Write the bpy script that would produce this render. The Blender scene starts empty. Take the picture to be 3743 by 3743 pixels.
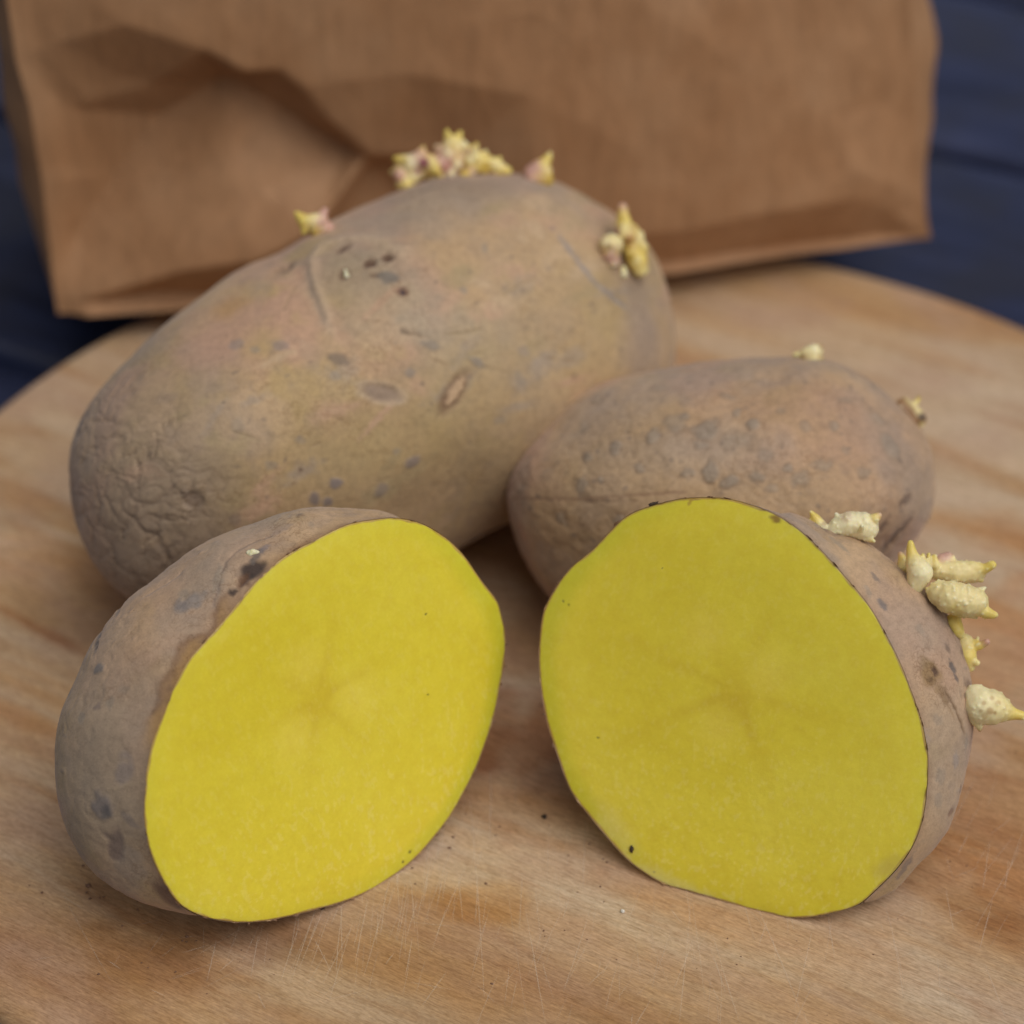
import bpy, math, random
import numpy as np
from mathutils import Vector, Matrix
from mathutils.geometry import delaunay_2d_cdt

# all lengths in the builder code are centimetres; CM turns them into metres
CM = 0.01
R = math.radians
rng = np.random.default_rng(7)
random.seed(7)

# ------------------------------------------------------------------ camera
CAM_PITCH, CAM_DIST, F_PX = R(38.0), 40.0, 2409.0
sc = bpy.context.scene
cam_data = bpy.data.cameras.new('camera')
cam = bpy.data.objects.new('camera', cam_data)
sc.collection.objects.link(cam)
sc.camera = cam
CP = np.array([0.0, -CAM_DIST*math.cos(CAM_PITCH), CAM_DIST*math.sin(CAM_PITCH)])
cam.location = CP*CM
cam.rotation_euler = (R(90)-CAM_PITCH, 0, 0)
cam_data.sensor_width = 36.0
cam_data.lens = 36.0*F_PX/1024.0
cam_data.clip_start = 0.01
cam_data.clip_end = 50.0
cam_data.dof.use_dof = True
cam_data.dof.focus_distance = 0.321
cam_data.dof.aperture_fstop = 12.5

# ------------------------------------------------------------------ overcast sky and one soft sun
SUN_EL, SUN_AZ = R(61), R(124)          # azimuth: clockwise from +Y (away from the camera) towards +X
world = bpy.data.worlds.new('World')
sc.world = world
world.use_nodes = True
wn = world.node_tree.nodes; wl = world.node_tree.links
bg = wn['Background']
sky = wn.new('ShaderNodeTexSky')
sky.sky_type = 'NISHITA'
sky.sun_disc = False
sky.sun_elevation = SUN_EL
sky.sun_rotation = SUN_AZ
sky.air_density = 1.0
sky.dust_density = 4.0
sky.ozone_density = 1.0
hs = wn.new('ShaderNodeHueSaturation')
hs.inputs['Saturation'].default_value = 0.22      # cloud cover: a grey sky
wl.new(sky.outputs[0], hs.inputs['Color'])
wl.new(hs.outputs[0], bg.inputs['Color'])
bg.inputs['Strength'].default_value = 0.055
sun_data = bpy.data.lights.new('sun', 'SUN')
sun_data.energy = 1.5
sun_data.angle = R(66)
sun_data.color = (1.0, 0.95, 0.88)
sun = bpy.data.objects.new('sun', sun_data)
sc.collection.objects.link(sun)
sd = Vector((math.sin(SUN_AZ)*math.cos(SUN_EL), math.cos(SUN_AZ)*math.cos(SUN_EL), math.sin(SUN_EL)))
sun.rotation_euler = sd.to_track_quat('Z', 'Y').to_euler()
sun.location = sd*2
sc.view_settings.view_transform = 'Standard'
sc.view_settings.look = 'None'
sc.view_settings.gamma = 1.0
sc.view_settings.exposure = 0.12

# shapes of the four pieces: centre or outline, and a radius factor per direction
FIT = {
 'big': {"c":[-2.0009,-0.448,2.7492],"ratio":[0.8952,0.9042,0.9116,0.9198,0.933,0.955,0.9852,1.0157,1.0371,1.0485,1.0577,1.0708,1.0844,1.091,1.0881,1.0793,1.0697,1.0606,1.0511,1.0402,1.0274,1.0131,0.9986,0.986,0.9767,0.972,0.9727,0.9797,0.9909,1.0018,1.0076,1.0075,1.0031,0.9949,0.9827,0.968,0.9529,0.9369,0.9203,0.9101,0.9159,0.936,0.9574,0.9733,0.9931,1.0267,1.0654,1.0918,1.1025,1.1089,1.1162,1.1159,1.1027,1.0839,1.0681,1.0548,1.0414,1.0292,1.0171,0.9988,0.9746,0.957,0.9555,0.9607,0.9556,0.9376,0.9184,0.906,0.8971,0.8884,0.8835,0.8865],"ax":[5.7,2.7,2.6],"phi":0.5759586531581288},
 'small': {"c":[3.2101,-2.4175,2.0633],"ratio":[0.9935,0.9915,0.9895,0.9861,0.9857,0.9974,1.0168,1.0263,1.0217,1.0185,1.0239,1.0259,1.018,1.0138,1.0202,1.0208,1.0054,0.9915,0.9935,0.9942,0.9727,0.9421,0.9277,0.9252,0.911,0.8856,0.8698,0.8667,0.8593,0.8447,0.838,0.8426,0.8467,0.8517,0.8744,0.9152,0.9515,0.9713,0.987,1.0096,1.0302,1.0393,1.0445,1.0571,1.0749,1.0901,1.1009,1.1064,1.1013,1.0841,1.0623,1.044,1.0295,1.016,1.0035,0.9926,0.9816,0.9694,0.9578,0.9484,0.941,0.9354,0.9317,0.93,0.9303,0.9317,0.9312,0.9288,0.9322,0.9489,0.9731,0.9898],"ax":[3.3,2.25,2.05],"phi":-0.13962634015954636},
 'L': {"W":[[-1.605,-6.012,4.595],[-1.868,-6.185,4.696],[-2.193,-6.413,4.79],[-2.579,-6.732,4.798],[-2.958,-7.059,4.782],[-3.21,-7.307,4.705],[-3.46,-7.581,4.568],[-3.709,-7.877,4.387],[-3.956,-8.155,4.237],[-4.141,-8.366,4.118],[-4.297,-8.59,3.924],[-4.423,-8.809,3.686],[-4.584,-9.091,3.376],[-4.649,-9.255,3.146],[-4.686,-9.401,2.905],[-4.71,-9.562,2.608],[-4.692,-9.699,2.286],[-4.614,-9.804,1.927],[-4.476,-9.878,1.53],[-4.319,-9.896,1.213],[-4.051,-9.817,0.907],[-3.684,-9.645,0.62],[-3.371,-9.468,0.441],[-3.054,-9.266,0.305],[-2.665,-9.003,0.171],[-2.268,-8.728,0.05],[-1.931,-8.469,0.0],[-1.589,-8.173,0.018],[-1.311,-7.905,0.093],[-1.066,-7.637,0.224],[-0.854,-7.387,0.376],[-0.675,-7.138,0.583],[-0.532,-6.926,0.776],[-0.388,-6.681,1.038],[-0.262,-6.43,1.344],[-0.171,-6.183,1.703],[-0.107,-5.969,2.042],[-0.099,-5.819,2.341],[-0.153,-5.724,2.637],[-0.224,-5.672,2.873],[-0.418,-5.677,3.203],[-0.66,-5.667,3.653],[-0.901,-5.705,3.998],[-1.171,-5.792,4.291],[-1.406,-5.902,4.474]],"cf":[-2.4032,-7.699,2.4541],"n":[0.6040227735550536,-0.7198463103929542,0.3420201433256687],"L":2.6999999999999997,"lat":[-0.9192533317427737,-0.7713451316238471,0.5943652182665159],"wid":0,"ratio":[1.0229,1.0249,1.0315,1.0427,1.0524,1.0557,1.053,1.0479,1.0434,1.0394,1.0322,1.0165,0.992,0.9689,0.9616,0.9738,0.9932,1.0016,0.9982,0.984,0.9666,0.9494,0.9397,0.947,0.9707,0.9943,1.001,0.9969,0.9941,0.9989,1.0008,0.9964,0.9927,0.9979,1.0001,0.9825,0.9535,0.9427,0.9601,0.9755,0.9545,0.908,0.8853,0.9145,0.967,0.993,0.9813,0.9677,0.985,1.0241,1.0503,1.0482,1.0345,1.0312,1.0393,1.043,1.0336,1.0194,1.0131,1.017,1.0211,1.0164,1.0055,1.0004,1.0085,1.0232,1.03,1.0226,1.0099,1.0049,1.0107,1.019]},
 'R': {"W":[[2.387,-5.656,4.657],[2.791,-5.754,4.737],[3.127,-5.873,4.742],[3.461,-6.018,4.704],[3.727,-6.165,4.623],[3.959,-6.321,4.507],[4.193,-6.504,4.347],[4.459,-6.73,4.137],[4.658,-6.904,3.971],[4.823,-7.069,3.8],[4.991,-7.271,3.572],[5.158,-7.49,3.314],[5.293,-7.702,3.049],[5.394,-7.87,2.836],[5.48,-8.052,2.589],[5.534,-8.227,2.337],[5.54,-8.41,2.043],[5.515,-8.586,1.742],[5.456,-8.736,1.463],[5.332,-8.873,1.166],[5.142,-8.977,0.884],[4.917,-9.056,0.622],[4.69,-9.117,0.388],[4.394,-9.108,0.228],[4.095,-9.076,0.102],[3.795,-9.015,0.024],[3.457,-8.904,0.005],[3.117,-8.783,-0.0],[2.775,-8.651,0.012],[2.431,-8.52,0.022],[2.12,-8.404,0.027],[1.842,-8.257,0.101],[1.561,-8.072,0.235],[1.316,-7.866,0.426],[1.05,-7.635,0.645],[0.821,-7.412,0.871],[0.66,-7.148,1.206],[0.518,-6.888,1.545],[0.428,-6.64,1.895],[0.382,-6.402,2.254],[0.392,-6.179,2.624],[0.444,-6.004,2.94],[0.603,-5.874,3.246],[0.812,-5.775,3.53],[1.124,-5.712,3.818],[1.331,-5.642,4.054],[1.606,-5.581,4.317],[1.98,-5.6,4.508],[2.184,-5.623,4.591]],"cf":[3.0871,-7.3496,2.3154],"n":[-0.29619813272602386,-0.8137976813493738,0.49999999999999994],"L":2.4,"lat":[1.1276311449430902,-0.4104241719908025,0.8555514328628231],"wid":0,"ratio":[0.9918,0.9949,0.9959,0.9986,0.9989,0.996,0.9953,0.9974,0.9947,0.985,0.9783,0.9839,0.9958,1.0005,0.9972,0.9912,0.9841,0.9702,0.953,0.949,0.966,0.9884,0.9961,0.9935,1.003,1.0308,1.0555,1.0563,1.0404,1.03,1.0316,1.0314,1.0202,1.007,1.0043,1.0108,1.017,1.0205,1.0265,1.0358,1.0431,1.0443,1.0398,1.0296,1.0137,0.9959,0.9807,0.9649,0.9413,0.915,0.9037,0.9114,0.9125,0.8795,0.8276,0.8086,0.8528,0.9305,0.9846,0.994,0.9855,0.9887,1.0,1.0005,0.9906,0.9829,0.9809,0.9731,0.9572,0.9481,0.958,0.9782]},
}

# ------------------------------------------------------------------ helpers: geometry
FWD = np.array([0, math.cos(CAM_PITCH), -math.sin(CAM_PITCH)])
RT = np.array([1.0, 0, 0]); UP = np.cross(RT, FWD)

def ray(x, y):
    d = FWD + RT*(x-512)/F_PX + UP*(512-y)/F_PX
    return d
def at_z(x, y, z=0.0):
    """point of the level plane z that the photograph shows at (x, y)"""
    d = ray(x, y); return CP + d*((z-CP[2])/d[2])
def at_depth(x, y, dep):
    return CP + ray(x, y)*dep
def at_plane(x, y, p0, n):
    d = ray(x, y); return CP + d*(((p0-CP)@n)/(d@n))
def depth(p): return (np.asarray(p)-CP)@FWD
def proj(p):
    d = np.asarray(p)-CP; z = d@FWD
    return np.stack([512+F_PX*(d@RT)/z, 512-F_PX*(d@UP)/z], -1)

def link(o, parent=None):
    sc.collection.objects.link(o)
    if parent is not None: o.parent = parent
    return o
def thing(name, loc, label, cat, group=None):
    o = bpy.data.objects.new(name, None)
    o.empty_display_size = 0.01
    o.location = np.asarray(loc)*CM
    o['label'] = label; o['category'] = cat
    if group: o['group'] = group
    return link(o)
def mesh(name, V, quads, mat, parent=None, origin=(0, 0, 0), attrs=None, smooth=True, tris=None):
    """V in cm, world coordinates; the mesh is stored relative to origin"""
    V = (np.asarray(V, float)-np.asarray(origin))*CM
    me = bpy.data.meshes.new(name)
    nq = 0 if quads is None else len(quads); nt = 0 if tris is None else len(tris)
    me.vertices.add(len(V)); me.vertices.foreach_set('co', V.ravel())
    idx = []; tot = []
    if nq: idx.append(np.asarray(quads).ravel()); tot.append(np.full(nq, 4))
    if nt: idx.append(np.asarray(tris).ravel()); tot.append(np.full(nt, 3))
    idx = np.concatenate(idx).astype(np.int32); tot = np.concatenate(tot)
    start = np.concatenate([[0], np.cumsum(tot)[:-1]])
    me.loops.add(len(idx)); me.loops.foreach_set('vertex_index', idx)
    me.polygons.add(len(tot)); me.polygons.foreach_set('loop_start', start.astype(np.int32))
    me.polygons.foreach_set('loop_total', tot.astype(np.int32))
    if smooth: me.polygons.foreach_set('use_smooth', np.ones(len(tot), bool))
    me.update(calc_edges=True); me.validate()
    for k, a in (attrs or {}).items():
        a = np.asarray(a, float)
        if a.ndim == 1:
            at = me.attributes.new(k, 'FLOAT', 'POINT'); at.data.foreach_set('value', a)
        else:
            at = me.attributes.new(k, 'FLOAT_COLOR', 'POINT')
            at.data.foreach_set('color', np.c_[a, np.ones(len(a))].ravel())
    me.materials.append(mat)
    o = bpy.data.objects.new(name, me)
    link(o, parent)
    if parent is None: o.location = np.asarray(origin)*CM
    return o
def grid_quads(n, m, close=False):
    """rows n, columns m"""
    i = np.arange(n-1)[:, None]; j = np.arange(m if close else m-1)[None, :]; j2 = (j+1) % m
    return np.stack([i*m+j, i*m+j2, (i+1)*m+j2, (i+1)*m+j], -1).reshape(-1, 4)
def normals(V, Q):
    fn = np.cross(V[Q[:, 2]]-V[Q[:, 0]], V[Q[:, 3]]-V[Q[:, 1]])
    N = np.zeros_like(V)
    for k in range(Q.shape[1]):
        for c in range(3): N[:, c] += np.bincount(Q[:, k], fn[:, c], len(V))
    return N/np.maximum(np.linalg.norm(N, axis=1), 1e-12)[:, None]

# ------------------------------------------------------------------ helpers: noise
def _hash(i, j, k, s=0):
    h = (i*374761393 + j*668265263 + k*2147483647 + s*1274126177) & 0xffffffff
    h = ((h ^ (h >> 13))*1274126177) & 0xffffffff
    h = ((h ^ (h >> 16))*2246822519) & 0xffffffff
    return ((h ^ (h >> 15)) & 0xffffff)/float(0xffffff)
def vnoise(p, s=0):
    p = np.asarray(p, float); f = np.floor(p).astype(np.int64); t = p-f; t = t*t*t*(t*(t*6-15)+10)
    o = 0
    for a in (0, 1):
        for b in (0, 1):
            for c in (0, 1):
                w = (t[:, 0] if a else 1-t[:, 0])*(t[:, 1] if b else 1-t[:, 1])*(t[:, 2] if c else 1-t[:, 2])
                o = o + w*_hash(f[:, 0]+a, f[:, 1]+b, f[:, 2]+c, s)
    return o*2-1
def fbm(p, octv=4, s=0, g=0.5):
    a, o, n = 1.0, 0, 0
    for k in range(octv):
        o = o+a*vnoise(np.asarray(p)*2**k+17.3*k, s+k); n += a; a *= g
    return o/n*1.5
def vor(p, s=0):
    """distance to the border between cells"""
    f = np.floor(p).astype(np.int64); F1 = np.full(len(p), 9.0); F2 = F1.copy()
    for a in (-1, 0, 1):
        for b in (-1, 0, 1):
            for c in (-1, 0, 1):
                q = f+[a, b, c]
                c3 = np.stack([_hash(q[:, 0], q[:, 1], q[:, 2], s+m) for m in (1, 2, 3)], -1)+q
                d = np.linalg.norm(p-c3, axis=1)
                F2 = np.minimum(F2, np.maximum(F1, d)); F1 = np.minimum(F1, d)
    return F2-F1
def sstep(a, b, x):
    t = np.clip((x-a)/(b-a), 0, 1); return t*t*(3-2*t)
def mix(a, b, t):
    t = np.asarray(t)[..., None]; return np.asarray(a)*(1-t)+np.asarray(b)*t

# ------------------------------------------------------------------ helpers: a surface that can be marked
class Surf:
    def __init__(s, V, Q):
        s.V = V; s.Q = Q; s.N = normals(V, Q); s.h = np.zeros(len(V)); s.col = np.zeros((len(V), 3))
        s.px = proj(V); s.dep = depth(V)
        s.front = ((CP-V)*s.N).sum(1) > 0
    def pick(s, x, y):
        d = np.hypot(s.px[:, 0]-x, s.px[:, 1]-y)
        d = np.where(s.front, d, 1e6) + 0.5*(s.dep-s.dep.min())
        return int(d.argmin())
    def frame(s, i):
        n = s.N[i]; t1 = RT-n*(RT@n); t1 /= np.linalg.norm(t1); t2 = np.cross(n, t1)
        v = (s.V[i]-CP)/np.linalg.norm(s.V[i]-CP)
        f1 = max(np.linalg.norm(t1-v*(t1@v)), .3); f2 = max(np.linalg.norm(t2-v*(t2@v)), .3)
        if t2@UP < 0: t2 = -t2
        return t1, t2, f1, f2
    def mark(s, x, y, rx, ry, ang=0, col=None, a=1.0, h=0.0, edge=.3, irr=.3, ring=None):
        i = s.pick(x, y); t1, t2, f1, f2 = s.frame(i); k = s.dep[i]/F_PX
        d = s.V-s.V[i]; r = max(rx, ry)*k/min(f1, f2)*2.2
        m = np.nonzero((d*d).sum(1) < r*r)[0]; d = d[m]
        u = (d@t1)*f1/k; v = (d@t2)*f2/k; c, q = math.cos(R(ang)), math.sin(R(ang))
        U = (u*c+v*q)/rx; W = (-u*q+v*c)/ry
        e = np.hypot(U, W)+irr*vnoise(s.V[m]*(1.1/(max(min(rx, ry), 2)*k)), int(x) % 97)
        w = 1-sstep(1-edge, 1+edge, e)
        if col is not None: s.col[m] = mix(s.col[m], col, w*a)
        s.h[m] += h*w
        if ring is not None:
            w2 = np.exp(-((e-1.1)/.25)**2); s.col[m] = mix(s.col[m], ring[0], w2*ring[1]); s.h[m] += ring[2]*w2
    def line(s, pts, wpx, col=None, a=1.0, h=0.0, wob=.35):
        P = []
        for (x0, y0), (x1, y1) in zip(pts[:-1], pts[1:]):
            n = max(2, int(math.hypot(x1-x0, y1-y0)/4))
            for t in np.linspace(0, 1, n, endpoint=False): P.append(s.V[s.pick(x0+(x1-x0)*t, y0+(y1-y0)*t)])
        P.append(s.V[s.pick(*pts[-1])]); P = np.array(P)
        k = np.mean(depth(P))/F_PX; w = wpx*k
        lo = P.min(0)-3*w; hi = P.max(0)+3*w
        m = np.nonzero(((s.V > lo) & (s.V < hi)).all(1))[0]; X = s.V[m]+wob*w*np.stack([vnoise(s.V[m]*1.2/w, q) for q in (3, 4, 5)], -1)
        best = np.full(len(m), 1e9)
        for a0, b0 in zip(P[:-1], P[1:]):
            ab = b0-a0; L = ab@ab
            if L < 1e-9: continue
            t = np.clip(((X-a0)@ab)/L, 0, 1); best = np.minimum(best, np.linalg.norm(X-a0-t[:, None]*ab, axis=1))
        g = np.exp(-(best/(w*.6))**2)
        ends = np.minimum(np.linalg.norm(X-P[0], axis=1), np.linalg.norm(X-P[-1], axis=1)); g = g*sstep(0, 2.5*w, ends)
        if col is not None: s.col[m] = mix(s.col[m], col, g*a)
        s.h[m] += h*g
    def done(s):
        s.V = s.V+s.N*s.h[:, None]; return s

# ------------------------------------------------------------------ helpers: materials
def new_mat(name):
    m = bpy.data.materials.new(name); m.use_nodes = True
    nt = m.node_tree; return m, nt, nt.nodes, nt.links, nt.nodes['Principled BSDF']
def nd(ns, typ, **kw):
    n = ns.new(typ)
    for k, v in kw.items():
        if k in ('operation', 'blend_type', 'data_type', 'attribute_name', 'noise_dimensions', 'feature', 'distance', 'normalize'): setattr(n, k, v)
        else: n.inputs[k].default_value = v
    return n
def coords(ns, ls, scale=(100, 100, 100), rot=(0, 0, 0)):
    tc = ns.new('ShaderNodeTexCoord'); mp = ns.new('ShaderNodeMapping')
    mp.inputs['Scale'].default_value = scale; mp.inputs['Rotation'].default_value = rot
    ls.new(tc.outputs['Object'], mp.inputs['Vector']); return mp.outputs[0]
def noise(ns, ls, vec, scale, detail=4, rough=.55, dist=0):
    n = ns.new('ShaderNodeTexNoise'); n.inputs['Scale'].default_value = scale; n.inputs['Detail'].default_value = detail
    n.inputs['Roughness'].default_value = rough; n.inputs['Distortion'].default_value = dist
    ls.new(vec, n.inputs['Vector']); return n.outputs[0]
def ramp(ns, ls, fac, stops):
    r = ns.new('ShaderNodeValToRGB'); e = r.color_ramp.elements
    while len(e) < len(stops): e.new(.5)
    for q, (p, c) in zip(e, stops): q.position = p; q.color = tuple(c)+(1,) if len(c) == 3 else c
    ls.new(fac, r.inputs[0]); return r.outputs[0]
def mixc(ns, ls, a, b, fac, mode='MIX'):
    m = ns.new('ShaderNodeMix'); m.data_type = 'RGBA'; m.blend_type = mode
    for s, v in ((m.inputs[6], a), (m.inputs[7], b)):
        if hasattr(v, 'default_value') or hasattr(v, 'links'): ls.new(v, s)
        else: s.default_value = tuple(v)+(1,)
    if hasattr(fac, 'links'): ls.new(fac, m.inputs[0])
    else: m.inputs[0].default_value = fac
    return m.outputs[2]
def bump(ns, ls, hgt, strength, dist, prev=None):
    b = ns.new('ShaderNodeBump'); b.inputs['Strength'].default_value = strength; b.inputs['Distance'].default_value = dist*CM
    ls.new(hgt, b.inputs['Height'])
    if prev is not None: ls.new(prev, b.inputs['Normal'])
    return b.outputs[0]
def attr(ns, name):
    a = ns.new('ShaderNodeAttribute'); a.attribute_name = name; return a

def mat_skin():
    m, nt, ns, ls, b = new_mat('potato_skin')
    v = coords(ns, ls)
    c = attr(ns, 'skin').outputs['Color']
    f1 = noise(ns, ls, v, 9, 6, .65); f2 = noise(ns, ls, v, 38, 4, .7)
    c = mixc(ns, ls, c, ramp(ns, ls, f1, [(.3, (.78, .77, .76)), (.5, (1, 1, 1)), (.72, (1.15, 1.14, 1.13))]), .7, 'MULTIPLY')
    c = mixc(ns, ls, c, ramp(ns, ls, f2, [(.32, (.78, .76, .74)), (.5, (1, 1, 1)), (.7, (1.16, 1.16, 1.16))]), .6, 'MULTIPLY')
    sp = noise(ns, ls, v, 16, 2, .5, .4)
    c = mixc(ns, ls, c, (.22, .155, .105), ramp(ns, ls, sp, [(.0, (0, 0, 0)), (.70, (0, 0, 0)), (.77, (.45, .45, .45))]))
    dv = ns.new('ShaderNodeVectorMath'); dv.operation = 'MULTIPLY_ADD'; nz = ns.new('ShaderNodeTexNoise'); nz.inputs['Scale'].default_value = 2.5; nz.inputs['Detail'].default_value = 4; ls.new(v, nz.inputs['Vector'])
    ls.new(nz.outputs['Color'], dv.inputs[0]); dv.inputs[1].default_value = (.9, .9, .9); ls.new(v, dv.inputs[2])
    vo_ = ns.new('ShaderNodeTexVoronoi'); vo_.feature = 'DISTANCE_TO_EDGE'; vo_.inputs['Scale'].default_value = 5.5; ls.new(dv.outputs[0], vo_.inputs['Vector'])
    msk = ramp(ns, ls, noise(ns, ls, v, .9, 3, .6), [(.45, (0, 0, 0)), (.62, (1, 1, 1))])
    net = ramp(ns, ls, vo_.outputs['Distance'], [(.0, (1, 1, 1)), (.055, (0, 0, 0))])
    c = mixc(ns, ls, c, mixc(ns, ls, c, (.72, .66, .58), 1.0, 'MULTIPLY'), mixc(ns, ls, net, msk, 1.0, 'MULTIPLY'))
    ls.new(c, b.inputs['Base Color'])
    b.inputs['Roughness'].default_value = .62; b.inputs['Specular IOR Level'].default_value = .38
    b.inputs['Sheen Weight'].default_value = .2; b.inputs['Sheen Roughness'].default_value = .5; b.inputs['Sheen Tint'].default_value = (.9, .9, 1, 1)
    n = bump(ns, ls, f1, .5, .016); n = bump(ns, ls, f2, .6, .008, n); n = bump(ns, ls, noise(ns, ls, v, 85, 3, .6), .5, .004, n)
    ls.new(n, b.inputs['Normal']); return m
def mat_flesh():
    m, nt, ns, ls, b = new_mat('potato_flesh')
    v = coords(ns, ls)
    c = attr(ns, 'flesh').outputs['Color']
    f1 = noise(ns, ls, v, 5, 5, .6); f2 = noise(ns, ls, v, 24, 3, .6); f3 = noise(ns, ls, v, 60, 2, .5)
    c = mixc(ns, ls, c, ramp(ns, ls, f1, [(.3, (.97, .94, .88)), (.5, (1, 1, 1)), (.7, (1.04, 1.05, 1.15))]), .8, 'MULTIPLY')
    c = mixc(ns, ls, c, ramp(ns, ls, f2, [(.3, (.975, .97, .93)), (.5, (1, 1, 1)), (.76, (1.03, 1.04, 1.3))]), .7, 'MULTIPLY')
    ls.new(c, b.inputs['Base Color'])
    b.inputs['Roughness'].default_value = .30; b.inputs['Specular IOR Level'].default_value = .6
    b.inputs['Subsurface Weight'].default_value = .35; b.inputs['Subsurface Radius'].default_value = (1, .78, .08)
    b.inputs['Subsurface Scale'].default_value = .003
    q = ns.new('ShaderNodeMapping'); q.inputs['Scale'].default_value = (1.2, 1.2, 16); q.inputs['Rotation'].default_value = (.15, .1, 0); ls.new(v, q.inputs['Vector'])
    n = bump(ns, ls, f2, .14, .007); n = bump(ns, ls, f3, .22, .004, n); n = bump(ns, ls, noise(ns, ls, q.outputs[0], 1.0, 3), .16, .006, n)
    ls.new(n, b.inputs['Normal']); return m
def mat_sprout():
    m, nt, ns, ls, b = new_mat('sprout')
    v = coords(ns, ls)
    c = attr(ns, 'sprout').outputs['Color']; f = noise(ns, ls, v, 22, 3)
    c = mixc(ns, ls, c, ramp(ns, ls, f, [(.3, (.9, .88, .8)), (.5, (1, 1, 1)), (.7, (1.05, 1.05, 1.1))]), .6, 'MULTIPLY')
    ls.new(c, b.inputs['Base Color']); b.inputs['Roughness'].default_value = .42
    b.inputs['Subsurface Weight'].default_value = .45; b.inputs['Subsurface Radius'].default_value = (1, .8, .4)
    b.inputs['Subsurface Scale'].default_value = .0015
    ls.new(bump(ns, ls, f, .12, .006), b.inputs['Normal']); return m
GRAIN = R(-30)
def mat_board():
    m, nt, ns, ls, b = new_mat('beech_board')
    v = coords(ns, ls, (100, 100, 100), (0, 0, -GRAIN))
    def st(x, y):
        q = ns.new('ShaderNodeMapping'); q.inputs['Scale'].default_value = (x, y, 1); ls.new(v, q.inputs['Vector']); return q.outputs[0]
    big = noise(ns, ls, st(.10, .55), 1.0, 4, .55, .6)
    mid = noise(ns, ls, st(.35, 2.2), 1.0, 5, .6, .3)
    fib = noise(ns, ls, st(3.0, 26), 1.0, 6, .75)
    flk = noise(ns, ls, st(7, 44), 1.0, 3, .65)
    pat = noise(ns, ls, st(.5, .8), 1.0, 3, .6)
    c = ramp(ns, ls, big, [(.30, (.36, .19, .08)), (.43, (.48, .30, .155)), (.55, (.53, .39, .26)), (.68, (.575, .45, .33))])
    c = mixc(ns, ls, c, ramp(ns, ls, mid, [(.3, (.82, .70, .58)), (.47, (1, 1, 1)), (.7, (1.10, 1.08, 1.06))]), .9, 'MULTIPLY')
    c = mixc(ns, ls, c, (.46, .30, .21), ramp(ns, ls, pat, [(.45, (0, 0, 0)), (.68, (.6, .6, .6))]))
    c = mixc(ns, ls, c, ramp(ns, ls, fib, [(.34, (.76, .72, .67)), (.5, (1, 1, 1)), (.66, (1.14, 1.14, 1.14))]), .85, 'MULTIPLY')
    dsh = noise(ns, ls, st(6, 60), 1.0, 2, .5); pit = noise(ns, ls, st(14, 34), 1.0, 3, .7)
    c = mixc(ns, ls, c, ramp(ns, ls, dsh, [(.38, (.80, .76, .70)), (.47, (1, 1, 1)), (.56, (1, 1, 1)), (.66, (1.16, 1.15, 1.12))]), .8, 'MULTIPLY')
    c = mixc(ns, ls, c, ramp(ns, ls, pit, [(.34, (.80, .77, .74)), (.5, (1, 1, 1)), (.66, (1.10, 1.10, 1.10))]), .7, 'MULTIPLY')
    c = mixc(ns, ls, c, (.36, .21, .12), ramp(ns, ls, flk, [(.0, (0, 0, 0)), (.60, (0, 0, 0)), (.68, (.55, .55, .55))]))
    a = attr(ns, 'stain_and_shade')
    c = mixc(ns, ls, c, a.outputs['Color'], 1.0, 'MULTIPLY')
    ls.new(c, b.inputs['Base Color']); b.inputs['Roughness'].default_value = .52; b.inputs['Specular IOR Level'].default_value = .35
    n = bump(ns, ls, fib, .5, .010); n = bump(ns, ls, flk, .5, .006, n); n = bump(ns, ls, pit, .4, .006, n)
    ls.new(n, b.inputs['Normal']); return m
def mat_plank():
    m, nt, ns, ls, b = new_mat('navy_stained_wood')
    v = coords(ns, ls, (15, 120, 100))
    f = noise(ns, ls, v, 1.4, 5, .6, .4); g = noise(ns, ls, coords(ns, ls), .35, 3)
    c = ramp(ns, ls, f, [(.3, (.010, .014, .038)), (.5, (.023, .031, .078)), (.7, (.042, .052, .115))])
    c = mixc(ns, ls, c, (.026, .028, .045), ramp(ns, ls, g, [(.45, (0, 0, 0)), (.65, (.7, .7, .7))]))
    ls.new(c, b.inputs['Base Color']); b.inputs['Roughness'].default_value = .5; b.inputs['Specular IOR Level'].default_value = .3
    ls.new(bump(ns, ls, f, .35, .03), b.inputs['Normal']); return m
def mat_kraft():
    m, nt, ns, ls, b = new_mat('kraft_paper')
    v = coords(ns, ls)
    g = noise(ns, ls, v, .55, 3); f = noise(ns, ls, v, 14, 4, .7)
    q = ns.new('ShaderNodeMapping'); q.inputs['Scale'].default_value = (6, 6, .25); ls.new(v, q.inputs['Vector'])
    l = noise(ns, ls, q.outputs[0], 1.0, 3)
    c = ramp(ns, ls, g, [(.3, (.35, .178, .082)), (.5, (.385, .205, .100)), (.7, (.415, .232, .120))])
    c = mixc(ns, ls, c, ramp(ns, ls, l, [(.3, (.86, .85, .84)), (.5, (1, 1, 1)), (.7, (1.1, 1.1, 1.1))]), .8, 'MULTIPLY')
    c = mixc(ns, ls, c, ramp(ns, ls, f, [(.3, (.88, .88, .88)), (.5, (1, 1, 1)), (.7, (1.1, 1.1, 1.1))]), .7, 'MULTIPLY')
    ls.new(c, b.inputs['Base Color']); b.inputs['Roughness'].default_value = .68; b.inputs['Specular IOR Level'].default_value = .35
    ls.new(bump(ns, ls, f, .3, .01), b.inputs['Normal']); return m
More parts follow.
